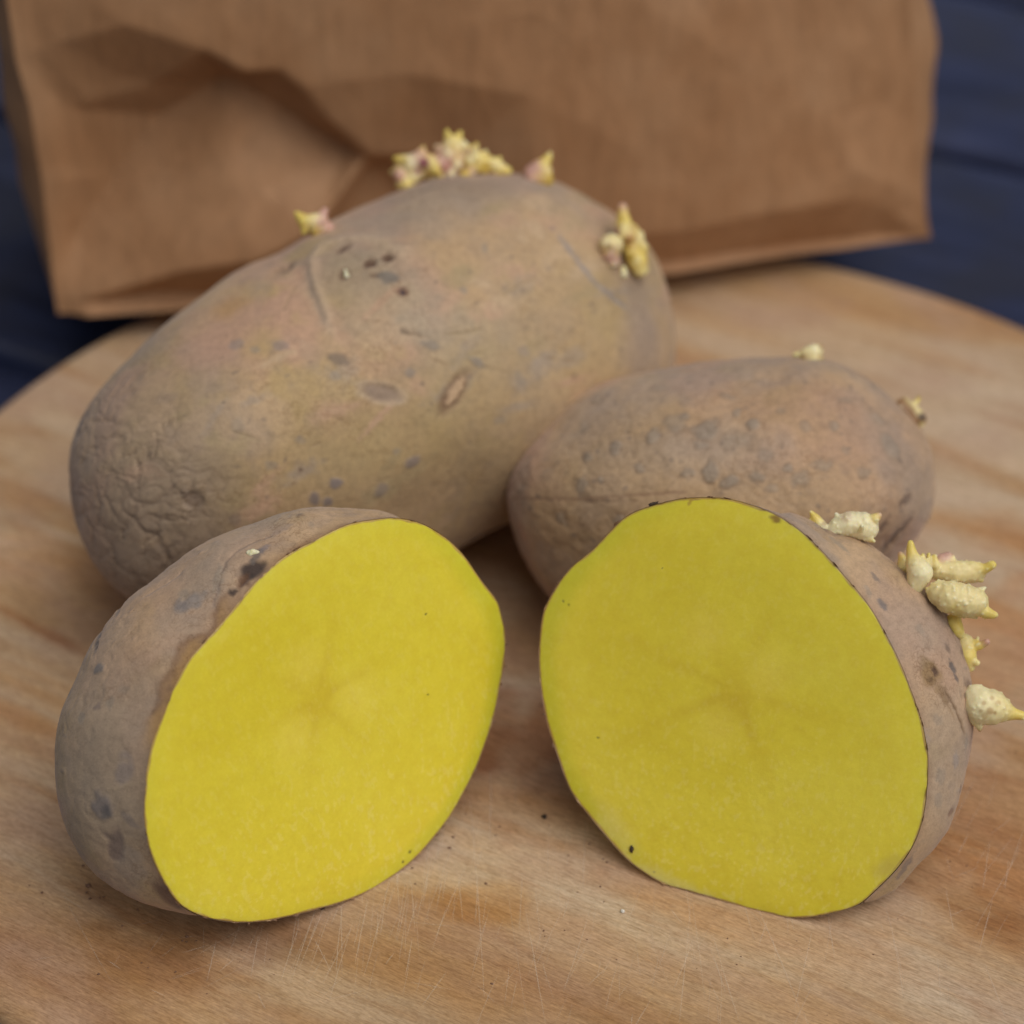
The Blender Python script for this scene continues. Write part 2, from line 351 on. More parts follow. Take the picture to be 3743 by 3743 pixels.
def mat_plain(name, col, rough=.8):
    m, nt, ns, ls, b = new_mat(name)
    f = noise(ns, ls, coords(ns, ls), 30, 3)
    c = mixc(ns, ls, col, ramp(ns, ls, f, [(.3, (.6, .6, .6)), (.7, (1.3, 1.3, 1.3))]), .8, 'MULTIPLY')
    ls.new(c, b.inputs['Base Color']); b.inputs['Roughness'].default_value = rough; return m
def mat_scratch():
    m, nt, ns, ls, b = new_mat('scratched_wood')
    b.inputs['Base Color'].default_value = (.86, .74, .60, 1); b.inputs['Roughness'].default_value = .7
    b.inputs['Alpha'].default_value = .22
    return m
M_SKIN, M_FLESH, M_SPROUT, M_BOARD = mat_skin(), mat_flesh(), mat_sprout(), mat_board()
M_PLANK, M_KRAFT, M_SCR = mat_plank(), mat_kraft(), mat_scratch()
M_SOIL = mat_plain('soil', (.045, .028, .018)); M_STARCH = mat_plain('dried_starch', (.75, .72, .66))
M_BARK = mat_plain('dried_skin', (.22, .12, .065))

# ================================================================== garden table
TZ = -1.8                                   # table top level; the board's top is z = 0
PA = R(-27); pd = np.array([math.cos(PA), math.sin(PA), 0]); pn = np.array([-pd[1], pd[0], 0])
table = thing('garden_table', (0, 0, TZ), 'dark navy blue slatted wooden table under the cutting board and the paper bag', 'table')
def box_bevel(L, W, H, b=.25, n=3):
    """a board: long box with rounded long edges; returns V, quads, caps"""
    prof = []
    for cx, cy, a0 in ((W/2-b, -b, 0), (-W/2+b, -b, 90), (-W/2+b, -H+b, 180), (W/2-b, -H+b, 270)):
        for k in range(n+1):
            a = R(a0+90*k/n); prof.append((cx+b*math.cos(a), cy+b*math.sin(a)))
    prof = np.array(prof); m = len(prof)
    V = np.concatenate([np.c_[np.full(m, x), prof[:, 0], prof[:, 1]] for x in (-L/2, L/2)])
    Q = grid_quads(2, m, True); T = []
    for s, o in ((0, 0), (1, m)):
        for k in range(1, m-1): T.append((o, o+k, o+k+1) if s else (o, o+k+1, o+k))
    return V, Q, np.array(T)
bv, bq, bt = box_bevel(90, 7.55, 2.2)
bq = bq[:, ::-1]; bt = bt
off0 = 17.95                                # one gap between slats lies this far from the origin along pn
plank0 = None
for k in range(-5, 8):
    c = pn*(off0+8.0*(k-.5))
    if plank0 is None:
        plank0 = mesh('plank', bv, bq, M_PLANK, table, (0, 0, 0), tris=bt)
        o = plank0
    else:
        o = plank0.copy(); sc.collection.objects.link(o); o.parent = table
    o.location = (c+np.array([pd[0]*(k % 3)*3, pd[1]*(k % 3)*3, rng.uniform(-.03, 0)]))*CM
    o.rotation_euler = (0, 0, PA)
rv, rq, rt = box_bevel(120, 5, 3)
rail0 = mesh('rail', rv, rq[:, ::-1], M_PLANK, table, (0, 0, 0), tris=rt)
rail0.location = (pd*25+np.array([0, 0, -2.21]))*CM; rail0.rotation_euler = (0, 0, PA+R(90))
r2 = rail0.copy(); sc.collection.objects.link(r2); r2.parent = table; r2.location = (-pd*25+np.array([0, 0, -2.21]))*CM

# ================================================================== round cutting board
board = thing('cutting_board', (.98, -2.29, TZ), 'round pale wooden cutting board with knife scratches lying on the navy table', 'cutting board')
BC = np.array([.98, -2.29, 0.0])
def brad(t):
    d = (np.degrees(t)-32+180) % 360-180
    return 11.40+.32*np.exp(-(d/19)**2)-.12*np.exp(-((d-34)/16)**2)
nA = 720; ta = np.linspace(0, 2*np.pi, nA, endpoint=False); rb = brad(ta)
rr = np.r_[np.linspace(0.002, 1, 240)]; TH_B = 1.78
rows = [(r*.975, 0.0) for r in rr]+[(.975+.025*math.sin(R(a)), -.30*(1-math.cos(R(a)))) for a in (18, 36, 54, 72, 90)] \
    + [(1.0, -TH_B+.3)]+[(.975+.025*math.cos(R(a)), -TH_B+.3-.30*math.sin(R(a))) for a in (30, 60, 90)]+[(.5, -TH_B), (.002, -TH_B)]
V = np.concatenate([np.c_[BC[0]+rb*f*np.cos(ta), BC[1]+rb*f*np.sin(ta), np.full(nA, z)] for f, z in rows])
V[:, 2] += np.where(V[:, 2] > -.01, .012*fbm(V*[.4, .4, 1], 3, 5), 0)
st = np.ones((len(V), 3)); top = V[:, 2] > -.35
def stain_and_shade(x, y, rx, ry, ang, col, a, irr=.5):  # multiplies the wood tint: real stains plus painted-in shade and light
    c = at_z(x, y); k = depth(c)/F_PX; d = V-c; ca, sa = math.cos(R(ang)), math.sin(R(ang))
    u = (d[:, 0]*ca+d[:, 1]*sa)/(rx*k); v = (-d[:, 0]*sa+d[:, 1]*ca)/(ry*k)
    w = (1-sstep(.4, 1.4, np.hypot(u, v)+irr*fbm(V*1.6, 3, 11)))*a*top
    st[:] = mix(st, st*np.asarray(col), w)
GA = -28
for s in [(240, 938, 110, 26, -12, (.62, .54, .46), .75), (150, 965, 60, 40, GA, (.80, .68, .50), .6), (95, 895, 30, 12, -35, (.60, .52, .48), .5),  # first: dirty smudge, deepened by shade painted below the left half
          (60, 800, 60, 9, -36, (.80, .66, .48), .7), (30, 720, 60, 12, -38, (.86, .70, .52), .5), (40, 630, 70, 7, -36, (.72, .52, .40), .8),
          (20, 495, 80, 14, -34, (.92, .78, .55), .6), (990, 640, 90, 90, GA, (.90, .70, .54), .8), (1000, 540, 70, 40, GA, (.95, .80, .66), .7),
          (1000, 840, 100, 110, GA, (.84, .66, .48), .85), (740, 920, 190, 40, GA, (.90, .73, .58), .7), (520, 740, 60, 150, -85, (.74, .52, .38), .9),  # last: red-brown wood, with the shade between the halves painted in
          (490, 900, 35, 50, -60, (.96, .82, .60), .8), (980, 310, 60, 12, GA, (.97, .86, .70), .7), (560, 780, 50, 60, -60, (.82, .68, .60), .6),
          (1000, 880, 60, 30, GA, (1.0, .90, .80), .5), (520, 640, 40, 60, GA, (.85, .72, .60), .6)]:  # last: the same painted shade, further back between the halves
    stain_and_shade(*s)
stain_and_shade(520, 1040, 460, 130, GA, (.76, .68, .60), .85, .25)  # broad shade painted over the front of the board
for s in [(250, 960, 120, 22, GA, (1.12, 1.14, 1.18), .6), (520, 985, 70, 25, GA, (1.12, 1.12, 1.14), .7), (960, 430, 70, 30, GA, (1.06, 1.10, 1.16), .7), (30, 860, 60, 24, GA, (1.08, 1.12, 1.2), .6), (30, 570, 70, 60, GA, (1.30, 1.30, 1.30), .9)]:  # last: left of the board painted lighter to offset the shadow there
    stain_and_shade(*s)
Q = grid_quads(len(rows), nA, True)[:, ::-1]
mesh('board_body', V, Q, M_BOARD, board, BC+[0, 0, TZ], {'stain_and_shade': st})
# knife scratches: hairline cuts with pale raised lips
sv, sq = [], []
def scratch(x0, y0, x1, y1, w):
    a, b = at_z(x0, y0), at_z(x1, y1); n = 9
    d = b-a; L = np.linalg.norm(d); d /= L; s = np.array([-d[1], d[0], 0]); bend = rng.normal(0, .005)*L
    o = len(sv)
    for k in range(n):
        t = k/(n-1); c = a+(b-a)*t+s*(bend*4*t*(1-t)+rng.normal(0, .0012)); hw = w*.5*(math.sin(math.pi*min(max(t, .03), .97))**.5)*rng.uniform(.6, 1.2)
        zz = .0035+.012*float(fbm(np.array([c*[1, 1, 0]])*[.4, .4, 1], 3, 5)[0])
        for e in (-hw, hw):
            p = c+s*e; sv.append((p[0], p[1], zz))
    for k in range(n-1): sq.append((o+2*k, o+2*k+1, o+2*k+3, o+2*k+2))
for (cx, cy, sx, sy, n, lean, ln, sp) in [(380, 915, 48, 32, 44, -76, 46, 11), (340, 960, 60, 25, 20, -70, 40, 10), (560, 955, 60, 40, 24, -79, 50, 7), (450, 880, 30, 40, 24, -75, 50, 8),
                                          (760, 965, 60, 40, 18, 80, 46, 9), (960, 860, 40, 70, 26, -65, 40, 14), (540, 880, 25, 50, 14, 86, 60, 5), (640, 985, 90, 25, 20, -78, 40, 20), (200, 980, 60, 25, 12, -30, 30, 20), (400, 960, 200, 40, 26, 0, 30, 60), (900, 900, 80, 90, 26, 0, 30, 60), (80, 760, 60, 120, 16, 0, 24, 60)]:
    for k in range(n):
        x, y = cx+rng.normal(0, sx), cy+rng.normal(0, sy); a = R(lean+rng.normal(0, sp)); L = ln*rng.lognormal(0, .5)
        scratch(x-math.cos(a)*L/2, y-math.sin(a)*L/2, x+math.cos(a)*L/2, y+math.sin(a)*L/2, rng.choice([.006, .009, .014]))
for q in [(756, 905, 800, 1010, .016), (690, 890, 705, 1000, .010), (905, 985, 885, 905, .012), (355, 965, 368, 900, .016), (290, 985, 330, 870, .014), (340, 880, 342, 975, .014), (582, 905, 586, 800, .010)]: scratch(*q)
kn = mesh('knife_scratch', np.array(sv), np.array(sq), M_SCR, board, BC+[0, 0, TZ], smooth=False); kn['kind'] = 'stuff'

# ================================================================== paper bag
A0 = at_z(56, 314, .55); D0 = at_z(931, 238, .55)
es = D0-A0; WID = np.linalg.norm(es); es /= WID
nh = np.cross(es, [0, 0, 1]); nh /= np.linalg.norm(nh)                       # level, towards the camera
LEAN = R(9); et = np.array([0, 0, 1])*math.cos(LEAN)-nh*math.sin(LEAN); nb = np.cross(es, et)
if nb@(CP-A0) < 0: nb = -nb
def st_of(x, y):
    p = at_plane(x, y, A0, nb)-A0; return np.array([p@es, p@et])
def edge_fn(pts):
    q = np.array([st_of(*p) for p in pts]); q = q[np.argsort(q[:, 1])]
    q[0, 1] = 0.0
    return lambda t: np.interp(t, q[:, 1], q[:, 0])
eL = edge_fn([(58, 314), (54, 290), (50, 250), (42, 180), (30, 108), (16, 60), (7, 0)])
eR = edge_fn([(931, 238), (925, 210), (920, 177), (917, 130), (914, 78), (909, 0)])
ctl = {  # crumple control points: (x, y) in the picture and how far the paper stands out there, cm
 'a': (7, -20, 0), 'b': (16, 60, 0), 'c': (42, 180, .0), 'd': (54, 290, 0), 'e': (58, 314, 0),
 'r0': (150, -20, .40), 'r1': (202, 38, .50), 'r2': (240, 59, .56), 'r3': (277, 58, .52), 'r4': (298, 75, .55), 'r5': (325, 110, .42), 'r6': (362, 146, .32), 'r7': (300, -20, .60), 'l0': (70, -20, .12), 'l3': (125, 15, .38), 'l4': (105, 68, .06), 'l5': (150, 85, .02), 'l1': (60, 40, .12),
 'v0': (40, 160, -.02), 'v1': (115, 185, -.34), 'v2': (158, 125, -.34), 'v3': (228, 80, -.16), 'v4': (290, 116, -.20), 'v5': (352, 152, -.12), 'v7': (70, 250, -.25), 'v8': (70, 110, -.12),
 'f0': (120, 250, .05), 'f1': (185, 256, .50), 'f2': (250, 244, .62), 'f3': (310, 215, .55), 'f4': (355, 160, .30), 'f5': (230, 160, .20), 'f6': (260, 185, .30),
 'g0': (75, 300, .10), 'g1': (150, 290, .05), 'g2': (230, 292, .05), 'g3': (330, 285, .1), 'h1': (340, 230, -.10), 'h2': (400, 200, -.20), 'h3': (370, 170, -.1),
 'k0': (90, 316, .25), 'k1': (200, 316, .45), 'k2': (350, 315, .7), 'k3': (520, 300, .8), 'k4': (670, 275, .62), 'k5': (790, 262, .35), 'k6': (880, 248, .15), 'k7': (931, 238, 0),
 'm2': (400, 290, .35), 'm3': (520, 275, .45), 'm4': (670, 252, .30), 'm5': (790, 243, .05), 'm6': (880, 236, -.02),
 'n3': (540, 220, .55), 'n4': (670, 215, .60), 'n5': (740, 200, .55), 'n6': (800, 193, .48), 'n7': (850, 190, .32), 'n8': (890, 208, .15), 'n9': (905, 185, .18),
 'p1': (400, 60, .55), 'p2': (520, 80, .62), 'p3': (620, 40, .55), 'p4': (620, 130, .62), 'p5': (740, 60, .55), 'p6': (740, 140, .58), 'p7': (820, 110, .42), 'p8': (850, 60, .30), 'p9': (450, 150, .25),
 'q1': (914, 78, 0), 'q2': (917, 130, 0), 'q3': (920, 177, 0), 'q4': (925, 210, 0), 'q5': (909, -20, 0), 'q6': (800, -20, .35), 'q7': (620, -20, .55), 'q8': (450, -20, .56), 'q9': (880, 100, .12), 'q0': (845, 160, .40),
 's1': (4, -500, 0), 's2': (300, -500, .5), 's3': (600, -500, .5), 's4': (900, -500, 0), 's5': (200, -250, .45), 's6': (500, -280, .52), 's7': (750, -250, .4)}
names = list(ctl); P2 = np.array([st_of(*ctl[k][:2]) for k in names]); Z2 = np.array([ctl[k][2] for k in names])
P2 = np.vstack([P2, [[-3, -2], [WID+3, -2], [-3, 30], [WID+3, 30]]]); Z2 = np.r_[Z2, 0, 0, 0, 0]
chains = ['r0 r1 r2 r3 r4 r5 r6', 'v1 v2 v3 v4 v5', 'v7 v1', 'd g0 f1 f2 f3 f4', 'e k0 k1 k2 k3 k4 k5 k6 k7', 'g0 g1 g2 g3', 'm3 m4 m5 m6 k7', 'n5 n6 n7 n8 k7', 'h1 h3']
ed = []
for c in chains:
    c = c.split(); ed += [(names.index(a), names.index(b)) for a, b in zip(c[:-1], c[1:])]
vo, _, fo, _, _, _ = delaunay_2d_cdt([Vector(p) for p in P2], ed, [], 0, 1e-4)
vo = np.array([tuple(v) for v in vo]); zo = np.array([Z2[np.hypot(*(P2-v).T).argmin()] if np.hypot(*(P2-v).T).min() < .05 else np.nan for v in vo])
for k in np.nonzero(np.isnan(zo))[0]:
    dd = np.hypot(*(P2-vo[k]).T); ii = dd.argsort()[:3]; zo[k] = np.average(Z2[ii], weights=1/dd[ii])
nS, nT = 260, 330; HB = 9.5
T_ = np.r_[np.linspace(0, 8, 300), np.linspace(8.1, HB, nT-300)]; S_ = np.linspace(0, 1, nS)
TT, SS = np.meshgrid(T_, S_, indexing='ij'); SA = eL(TT)+(eR(TT)-eL(TT))*SS
off = np.zeros_like(SA); got = np.zeros(SA.shape, bool); X = np.stack([SA, TT], -1)
for f in fo:
    for k in range(1, len(f)-1):
        a, b, c = vo[f[0]], vo[f[k]], vo[f[k+1]]; za, zb, zc = zo[f[0]], zo[f[k]], zo[f[k+1]]
        D = (b[0]-a[0])*(c[1]-a[1])-(b[1]-a[1])*(c[0]-a[0])
        if abs(D) < 1e-9: continue
        d = X-a; w1 = (d[..., 0]*(c[1]-a[1])-d[..., 1]*(c[0]-a[0]))/D; w2 = ((b[0]-a[0])*d[..., 1]-(b[1]-a[1])*d[..., 0])/D
        m = (w1 >= -1e-6) & (w2 >= -1e-6) & (w1+w2 <= 1+1e-6); off[m] = (za+(zb-za)*w1+(zc-za)*w2)[m]
def blur(a, n):
    for _ in range(n):
        p = np.pad(a, 1, mode='edge'); a = (p[:-2, 1:-1]+p[2:, 1:-1]+p[1:-1, :-2]+p[1:-1, 2:]+4*a)/8
    return a
fixed = np.minimum(np.minimum(SS, 1-SS)*30, 1)
off = off*.6+blur(off, 10)*.4; off = blur(off, 2)*fixed*1.35
u3 = np.stack([SA.ravel(), TT.ravel(), 0*SA.ravel()], -1)
crk = fbm(u3*[.5, .35, 1], 4, 3).reshape(SA.shape); rdg = (1-np.abs(fbm(u3*[.45, .3, 1]+9, 2, 8)).reshape(SA.shape)*3).clip(0, 1)
off += fixed*(.07*crk+.012*rdg**2)
FP = A0+SA[..., None]*es+TT[..., None]*et+off[..., None]*nb
BD = 7.0                                      # depth of the bag
bag = thing('paper_bag', (A0+D0)/2-nh*3, 'crumpled brown kraft paper bag standing behind the potatoes', 'paper bag')
borg = (A0+D0)/2-nh*3
mesh('front_panel', FP.reshape(-1, 3), grid_quads(nT, nS), M_KRAFT, bag, borg)
drop = np.array([0, 0, -1.0])
def side(sgn, P, name='side_gusset'):
    n = 40; out = []
    bz = 2.25
    for k in range(n):
        q = k/(n-1); flare = (1.0 if sgn > 0 else .62)*np.interp(T_, [0, .6, 1.8, 3.2, 5.5, 9], [0.04, .40, .88, .92, .42, .3])*math.sin(math.pi*min(q*1.8, 1))**.8 - .9*np.interp(T_, [0, 4, 20], [0, .4, 1.6])*math.exp(-((q-.62)/.16)**2)
        fl = flare*(1+.15*fbm(np.c_[T_*.5, np.full(nT, q*3), np.zeros(nT)], 2, 2))
        out.append(P-nh*(BD*q)+np.outer(fl, es*sgn)+np.outer(np.interp(T_, [0, 3, 20], [1, .2, 0])*np.interp(q, [0, .52, 1], [0, .5, bz]), [0, 0, -1.0]))
    return np.array(out)
SL = side(-1, FP[:, 0]); SRr = side(1, FP[:, -1])
mesh('side_gusset', SL.reshape(-1, 3), grid_quads(40, nT)[:, ::-1], M_KRAFT, bag, borg)
mesh('side_gusset', SRr.reshape(-1, 3), grid_quads(40, nT), M_KRAFT, bag, borg)
a, b = SL[-1], SRr[-1]
BP = a[:, None]+(b-a)[:, None]*np.linspace(0, 1, 60)[None, :, None]
mesh('back_panel', BP.reshape(-1, 3), grid_quads(nT, 60)[:, ::-1], M_KRAFT, bag, borg)
f0 = FP[0]; b0 = a[0]+(b[0]-a[0])*S_[:, None]; q_ = np.linspace(0, 1, 12)
BT = f0[None]+(b0-f0)[None]*q_[:, None, None]; dz_ = np.interp(q_, [0, .52, 1], [0, .5, 2.25])/2.25
BT[..., 2] = f0[None, :, 2]+(b0-f0)[None, :, 2]*dz_[:, None]
mesh('bottom_panel', BT.reshape(-1, 3), grid_quads(12, nS), M_KRAFT, bag, borg)

# ================================================================== potatoes
NB = 72; TH = np.linspace(-np.pi, np.pi, NB, endpoint=False)
TAN = np.array((.50, .335, .185)); PINK = np.array((.53, .325, .215)); OCH = np.array((.47, .325, .150)); GREY = np.array((.40, .295, .215))
LENT = (.30, .245, .19); BRN = (.13, .068, .038); DARK = (.055, .035, .028); RUST = (.30, .14, .06)

def reratio(p, c, ratio, wgt=1.0):
    w = (c-CP)/np.linalg.norm(c-CP); r = np.cross(w, [0, 0, 1]); r /= np.linalg.norm(r); u = np.cross(r, w)
    q = p-c; a = q@r; b = q@u; dd = q@w; th = np.arctan2(b, a)
    k = np.interp(th, np.r_[TH, np.pi], np.r_[ratio, ratio[0]]); k = 1+(k-1)*wgt
    return c+np.outer(a*k, r)+np.outer(b*k, u)+np.outer(dd, w)
def softfloor(p, e=.025):
    z = p[:, 2]; p[:, 2] = .5*(z+np.sqrt(z*z+e*e)); return p
def cube_sphere(N):
    u = np.linspace(-1, 1, N); g = np.tan(u*np.pi/4); A, B = np.meshgrid(g, g); vs, qs, o = [], [], 0
    for ax in range(3):
        for s in (-1, 1):
            v = np.zeros((N*N, 3)); v[:, ax] = s; v[:, (ax+1) % 3] = A.ravel(); v[:, (ax+2) % 3] = B.ravel()
            q = grid_quads(N, N); q = q if s > 0 else q[:, ::-1]; vs.append(v); qs.append(q+o); o += N*N
    v = np.vstack(vs); q = np.vstack(qs); v /= np.linalg.norm(v, axis=1)[:, None]
    key = np.round(v*1e5).astype(np.int64); _, first, inv = np.unique(key, axis=0, return_index=True, return_inverse=True)
    return v[first], inv.ravel()[q]
def whole(fit, N):
    d, q = cube_sphere(N); pw = 2.25; ax = np.array(fit['ax']); c = np.array(fit['c'])
    p = d*((np.abs(d)**pw).sum(1)**(-1/pw))[:, None]*ax
    cp, sp = math.cos(fit['phi']), math.sin(fit['phi'])
    p = np.c_[p[:, 0]*cp-p[:, 1]*sp, p[:, 0]*sp+p[:, 1]*cp, p[:, 2]]
    return softfloor(reratio(p+c, c, np.array(fit['ratio']))), q, c
def base_skin(S, warm, seed, grey_amt=.55):
    V = S.V; n1 = fbm(V*.45, 3, seed); n2 = fbm(V*.7+5, 4, seed+9); n3 = fbm(V*1.6, 4, seed+20); n4 = fbm(V*[.9, .9, .9]+31, 3, seed+30)
    c = np.tile(TAN, (len(V), 1)); c = mix(c, PINK, sstep(-.1, .35, n1+warm)*.95); c = mix(c, OCH, sstep(.0, .35, n2-warm)*.9); c = mix(c, np.array((.57, .39, .235)), sstep(.1, .45, fbm(V*1.1+60, 4, seed+70))*.7)
    c = mix(c, GREY, sstep(.0, .7, n3+.35*n4)*grey_amt)
    c = mix(c, GREY*.8, sstep(.30, .75, fbm(V*3.5, 4, seed+40))*.4)
    S.col[:] = c
    S.h += .022*fbm(V*.8, 3, seed+50)+.005*fbm(V*4, 4, seed+60)

potatoes = {}
# ---- the big whole potato
V, Q, c0 = whole(FIT['big'], 215)
S = Surf(V, Q); base_skin(S, .05, 100, .45)
def zone(S, x, y, rx, ry, col, a, ang=0): S.mark(x, y, rx, ry, ang, np.array(col)*((.95, .92, .87) if S.col[:, 2].mean() > .09 else 1), a, 0, .75, .35)
zone(S, 415, 425, 110, 60, (.42, .315, .145), .75, 20); zone(S, 300, 470, 90, 40, (.47, .345, .18), .5, 10); zone(S, 520, 470, 60, 60, (.36, .265, .165), .6); zone(S, 222, 335, 45, 32, (.52, .325, .24), .8, 30); zone(S, 228, 307, 14, 10, (.48, .29, .12), .7)
zone(S, 540, 250, 100, 60, (.53, .37, .225), .6); zone(S, 150, 520, 80, 110, (.30, .235, .18), .75); zone(S, 600, 350, 60, 90, (.46, .345, .18), .5)
zone(S, 460, 190, 120, 22, (.36, .30, .255), .6, 15); zone(S, 640, 300, 22, 90, (.36, .29, .26), .6, 10); zone(S, 390, 510, 130, 30, (.36, .25, .14), .6, -5)
zone(S, 370, 275, 60, 34, (.38, .325, .245), .6, -20); zone(S, 450, 330, 60, 28, (.42, .36, .27), .45); zone(S, 345, 300, 40, 40, (.45, .33, .20), .4)
for k in range(60):
    t = rng.uniform(0, 1, 2); x, y = 130+t[0]*500, 560-t[0]*330+(t[1]-.5)*230
    S.mark(x, y, rng.uniform(5, 22), rng.uniform(3, 9), rng.uniform(0, 60), [(.56, .40, .25), (.40, .30, .16), (.36, .285, .22), (.52, .33, .215)][int(rng.integers(4))], rng.uniform(.45, .85), 0, .8, .6)
for k in range(70):
    t = rng.uniform(0, 1, 2); x, y = 130+t[0]*500, 560-t[0]*330+(t[1]-.5)*240
    S.mark(x, y, rng.uniform(1.2, 3.2), rng.uniform(1, 2.2), rng.uniform(0, 90), (.22, .16, .115), rng.uniform(.4, .8), 0, .5, .4)
for k in range(14):
    t = rng.uniform(0, 1, 2); x, y = 200+t[0]*400, 520-t[0]*280+(t[1]-.5)*200; a = rng.uniform(-.5, .9); L_ = rng.uniform(8, 26)
    S.line([(x, y), (x+L_*.5*math.cos(a), y-L_*.5*math.sin(a)+rng.normal(0, 1.5)), (x+L_*math.cos(a), y-L_*math.sin(a))], rng.uniform(1.5, 2.6), (.29, .19, .10), rng.uniform(.5, .8), -.012)
zone(S, 625, 250, 24, 32, (.27, .18, .11), .55); zone(S, 450, 184, 60, 9, (.30, .22, .16), .5)
S.line([(334, 348), (322, 307), (313, 282), (312, 258), (322, 246), (345, 238), (375, 240), (400, 252), (412, 270)], 11, (.56, .42, .28), .6, .045, .2)
S.line([(329, 330), (318, 306), (309, 282), (307, 262)], 6, (.31, .235, .18), .65, -.03, .2)
for m in [(343.7, 248.5, 7, 2.5, 25, BRN, .9, -.02), (369, 263.4, 6.5, 5, 0, BRN, .95, -.03), (387.5, 259.5, 6, 4, 0, BRN, .95, -.03), (375, 274, 5, 3, 0, BRN, .6, -.02),
          (403, 292, 6.5, 5, 0, (.20, .10, .06), .95, -.02), (403, 292, 2.6, 2.4, 0, (.03, .03, .05), 1, -.03), (390, 277, 11, 6, -10, (.20, .175, .15), .8, .0), (344, 274, 6, 6, 0, BRN, .65, -.035),
          (337, 358, 10, 6, -10, (.20, .15, .11), .75, -.01), (430.8, 345, 9, 4.5, -10, LENT, .85, .015), (405, 331, 5, 2.5, -15, (.20, .14, .09), .8, 0), (477.5, 362, 8.5, 4, -35, LENT, .85, .012),
          (409.5, 373, 5, 4, 0, (.28, .23, .19), .7, 0), (463.7, 290, 4.5, 4, 0, LENT, .7, 0), (484, 248.5, 3, 4.5, 0, LENT, .6, 0), (335, 376, 6, 5, 0, LENT, .6, 0), (237.6, 427, 7, 7, 0, LENT, .4, .01),
          (271, 465.5, 6, 5, 0, LENT, .55, 0), (301, 470, 3, 2.5, 0, BRN, .7, 0), (337.5, 483.6, 6.5, 5.5, 0, (.23, .19, .185), .85, .012), (315, 499, 5.5, 6.5, 0, (.20, .16, .15), .85, .01), (327, 502, 5.5, 4.5, 0, (.20, .16, .15), .85, .01),
          (411, 462, 8, 6, 0, (.25, .20, .18), .8, .01), (382, 489.6, 7, 6, 0, (.26, .21, .18), .7, .01), (396, 452, 4, 3, 0, LENT, .6, 0), (83.6, 421, 5, 8, -35, DARK, .9, 0), (192, 501, 10, 9, 0, (.16, .11, .085), .6, -.03),
          (520, 380, 5, 8, 20, LENT, .5, 0), (523, 350, 6, 5, 0, (.3, .24, .2), .5, 0), (280, 345, 8, 5, 0, (.28, .22, .2), .6, 0), (236, 345, 7, 5, 0, (.26, .21, .19), .6, 0), (255, 350, 5, 4, 0, LENT, .6, 0),
          (300, 440, 5, 4, 0, LENT, .5, 0), (260, 560, 6, 4, 0, BRN, .4, 0), (500, 420, 6, 4, 0, LENT, .5, 0), (552, 228, 3, 2.5, 0, (.3, .2, .18), .6, 0), (345, 520, 9, 5, 0, (.24, .18, .14), .5, 0), (235, 520, 6, 6, 0, (.27, .2, .16), .5, 0)]:
    S.mark(*m[:5], m[5], m[6], m[7])
S.mark(383, 393, 21, 9.5, -8, (.29, .21, .155), .85, -.03, .35, .1, ((.54, .41, .29), .4, .008))
S.mark(454, 393, 23, 9, 60, (.19, .105, .055), .9, -.035, .45, .15); S.mark(455, 391, 16, 4.6, 60, (.55, .37, .22), .95, .045, .3, .3)
S.mark(184.7, 493, 4, 4, 0, (.33, .25, .19), .6, .015, .2, .2, ((.17, .12, .09), .5, -.01))
S.line([(556, 230), (571, 252), (598.6, 286), (630, 311)], 5, (.28, .255, .26), .8, -.012, .3)
S.line([(443, 334), (462, 333), (484, 327)], 2.2, (.25, .18, .09), .7, -.012); S.line([(362, 321), (384, 320)], 2, (.28, .18, .10), .7, -.012)
S.line([(403, 330), (425, 338)], 2.2, (.22, .14, .08), .8, -.012); S.line([(540, 276), (522, 283), (500, 296)], 2, (.36, .25, .13), .7, -.01)
S.line([(273, 277), (284, 270), (292, 262), (303, 257)], 8, (.13, .08, .05), .95, -.03, .9); S.line([(270, 280), (279, 274)], 7, (.12, .08, .055), .9, -.02, .9)
S.line([(296, 284), (288, 300), (283, 312)], 2.5, (.33, .22, .12), .6, -.012); S.line([(440, 283), (452, 289)], 2, (.3, .2, .12), .7, -.01)
S.line([(478, 365), (508, 372)], 1.8, (.28, .19, .10), .6, -.01); S.line([(230, 430), (245, 436), (262, 440)], 1.8, (.3, .22, .12), .5, -.01)
# shrivelled left end and the pleats by the right end: cells between creases
pL = S.V[S.pick(150, 520)]; ax = np.array([math.cos(R(33)), math.sin(R(33)), 0]); lon = (S.V-np.array(c0))@ax
wz = sstep(-3.1, -4.7, lon+.6*fbm(S.V*.6, 2, 77)); m = wz > .01
W3 = S.V[m]+.55*np.stack([fbm(S.V[m]*1.1, 3, q) for q in (61, 62, 63)], -1)
cr = np.exp(-(vor(W3*.95, 4)/.07)**2); cr2 = np.exp(-(vor(W3*2.5, 9)/.10)**2)
amp = (.6+.5*fbm(S.V[m]*.8, 2, 55)).clip(.1, 1.2)
S.h[m] -= wz[m]*(.028*cr*amp+.009*cr2); S.h[m] += wz[m]*.014*fbm(S.V[m]*2.2, 3, 66)
S.col[m] = mix(S.col[m], (.13, .085, .055), wz[m]*np.clip(cr*amp*.6+cr2*.22, 0, .65)); S.col[m] = mix(S.col[m], GREY*.85, wz[m]*.35)
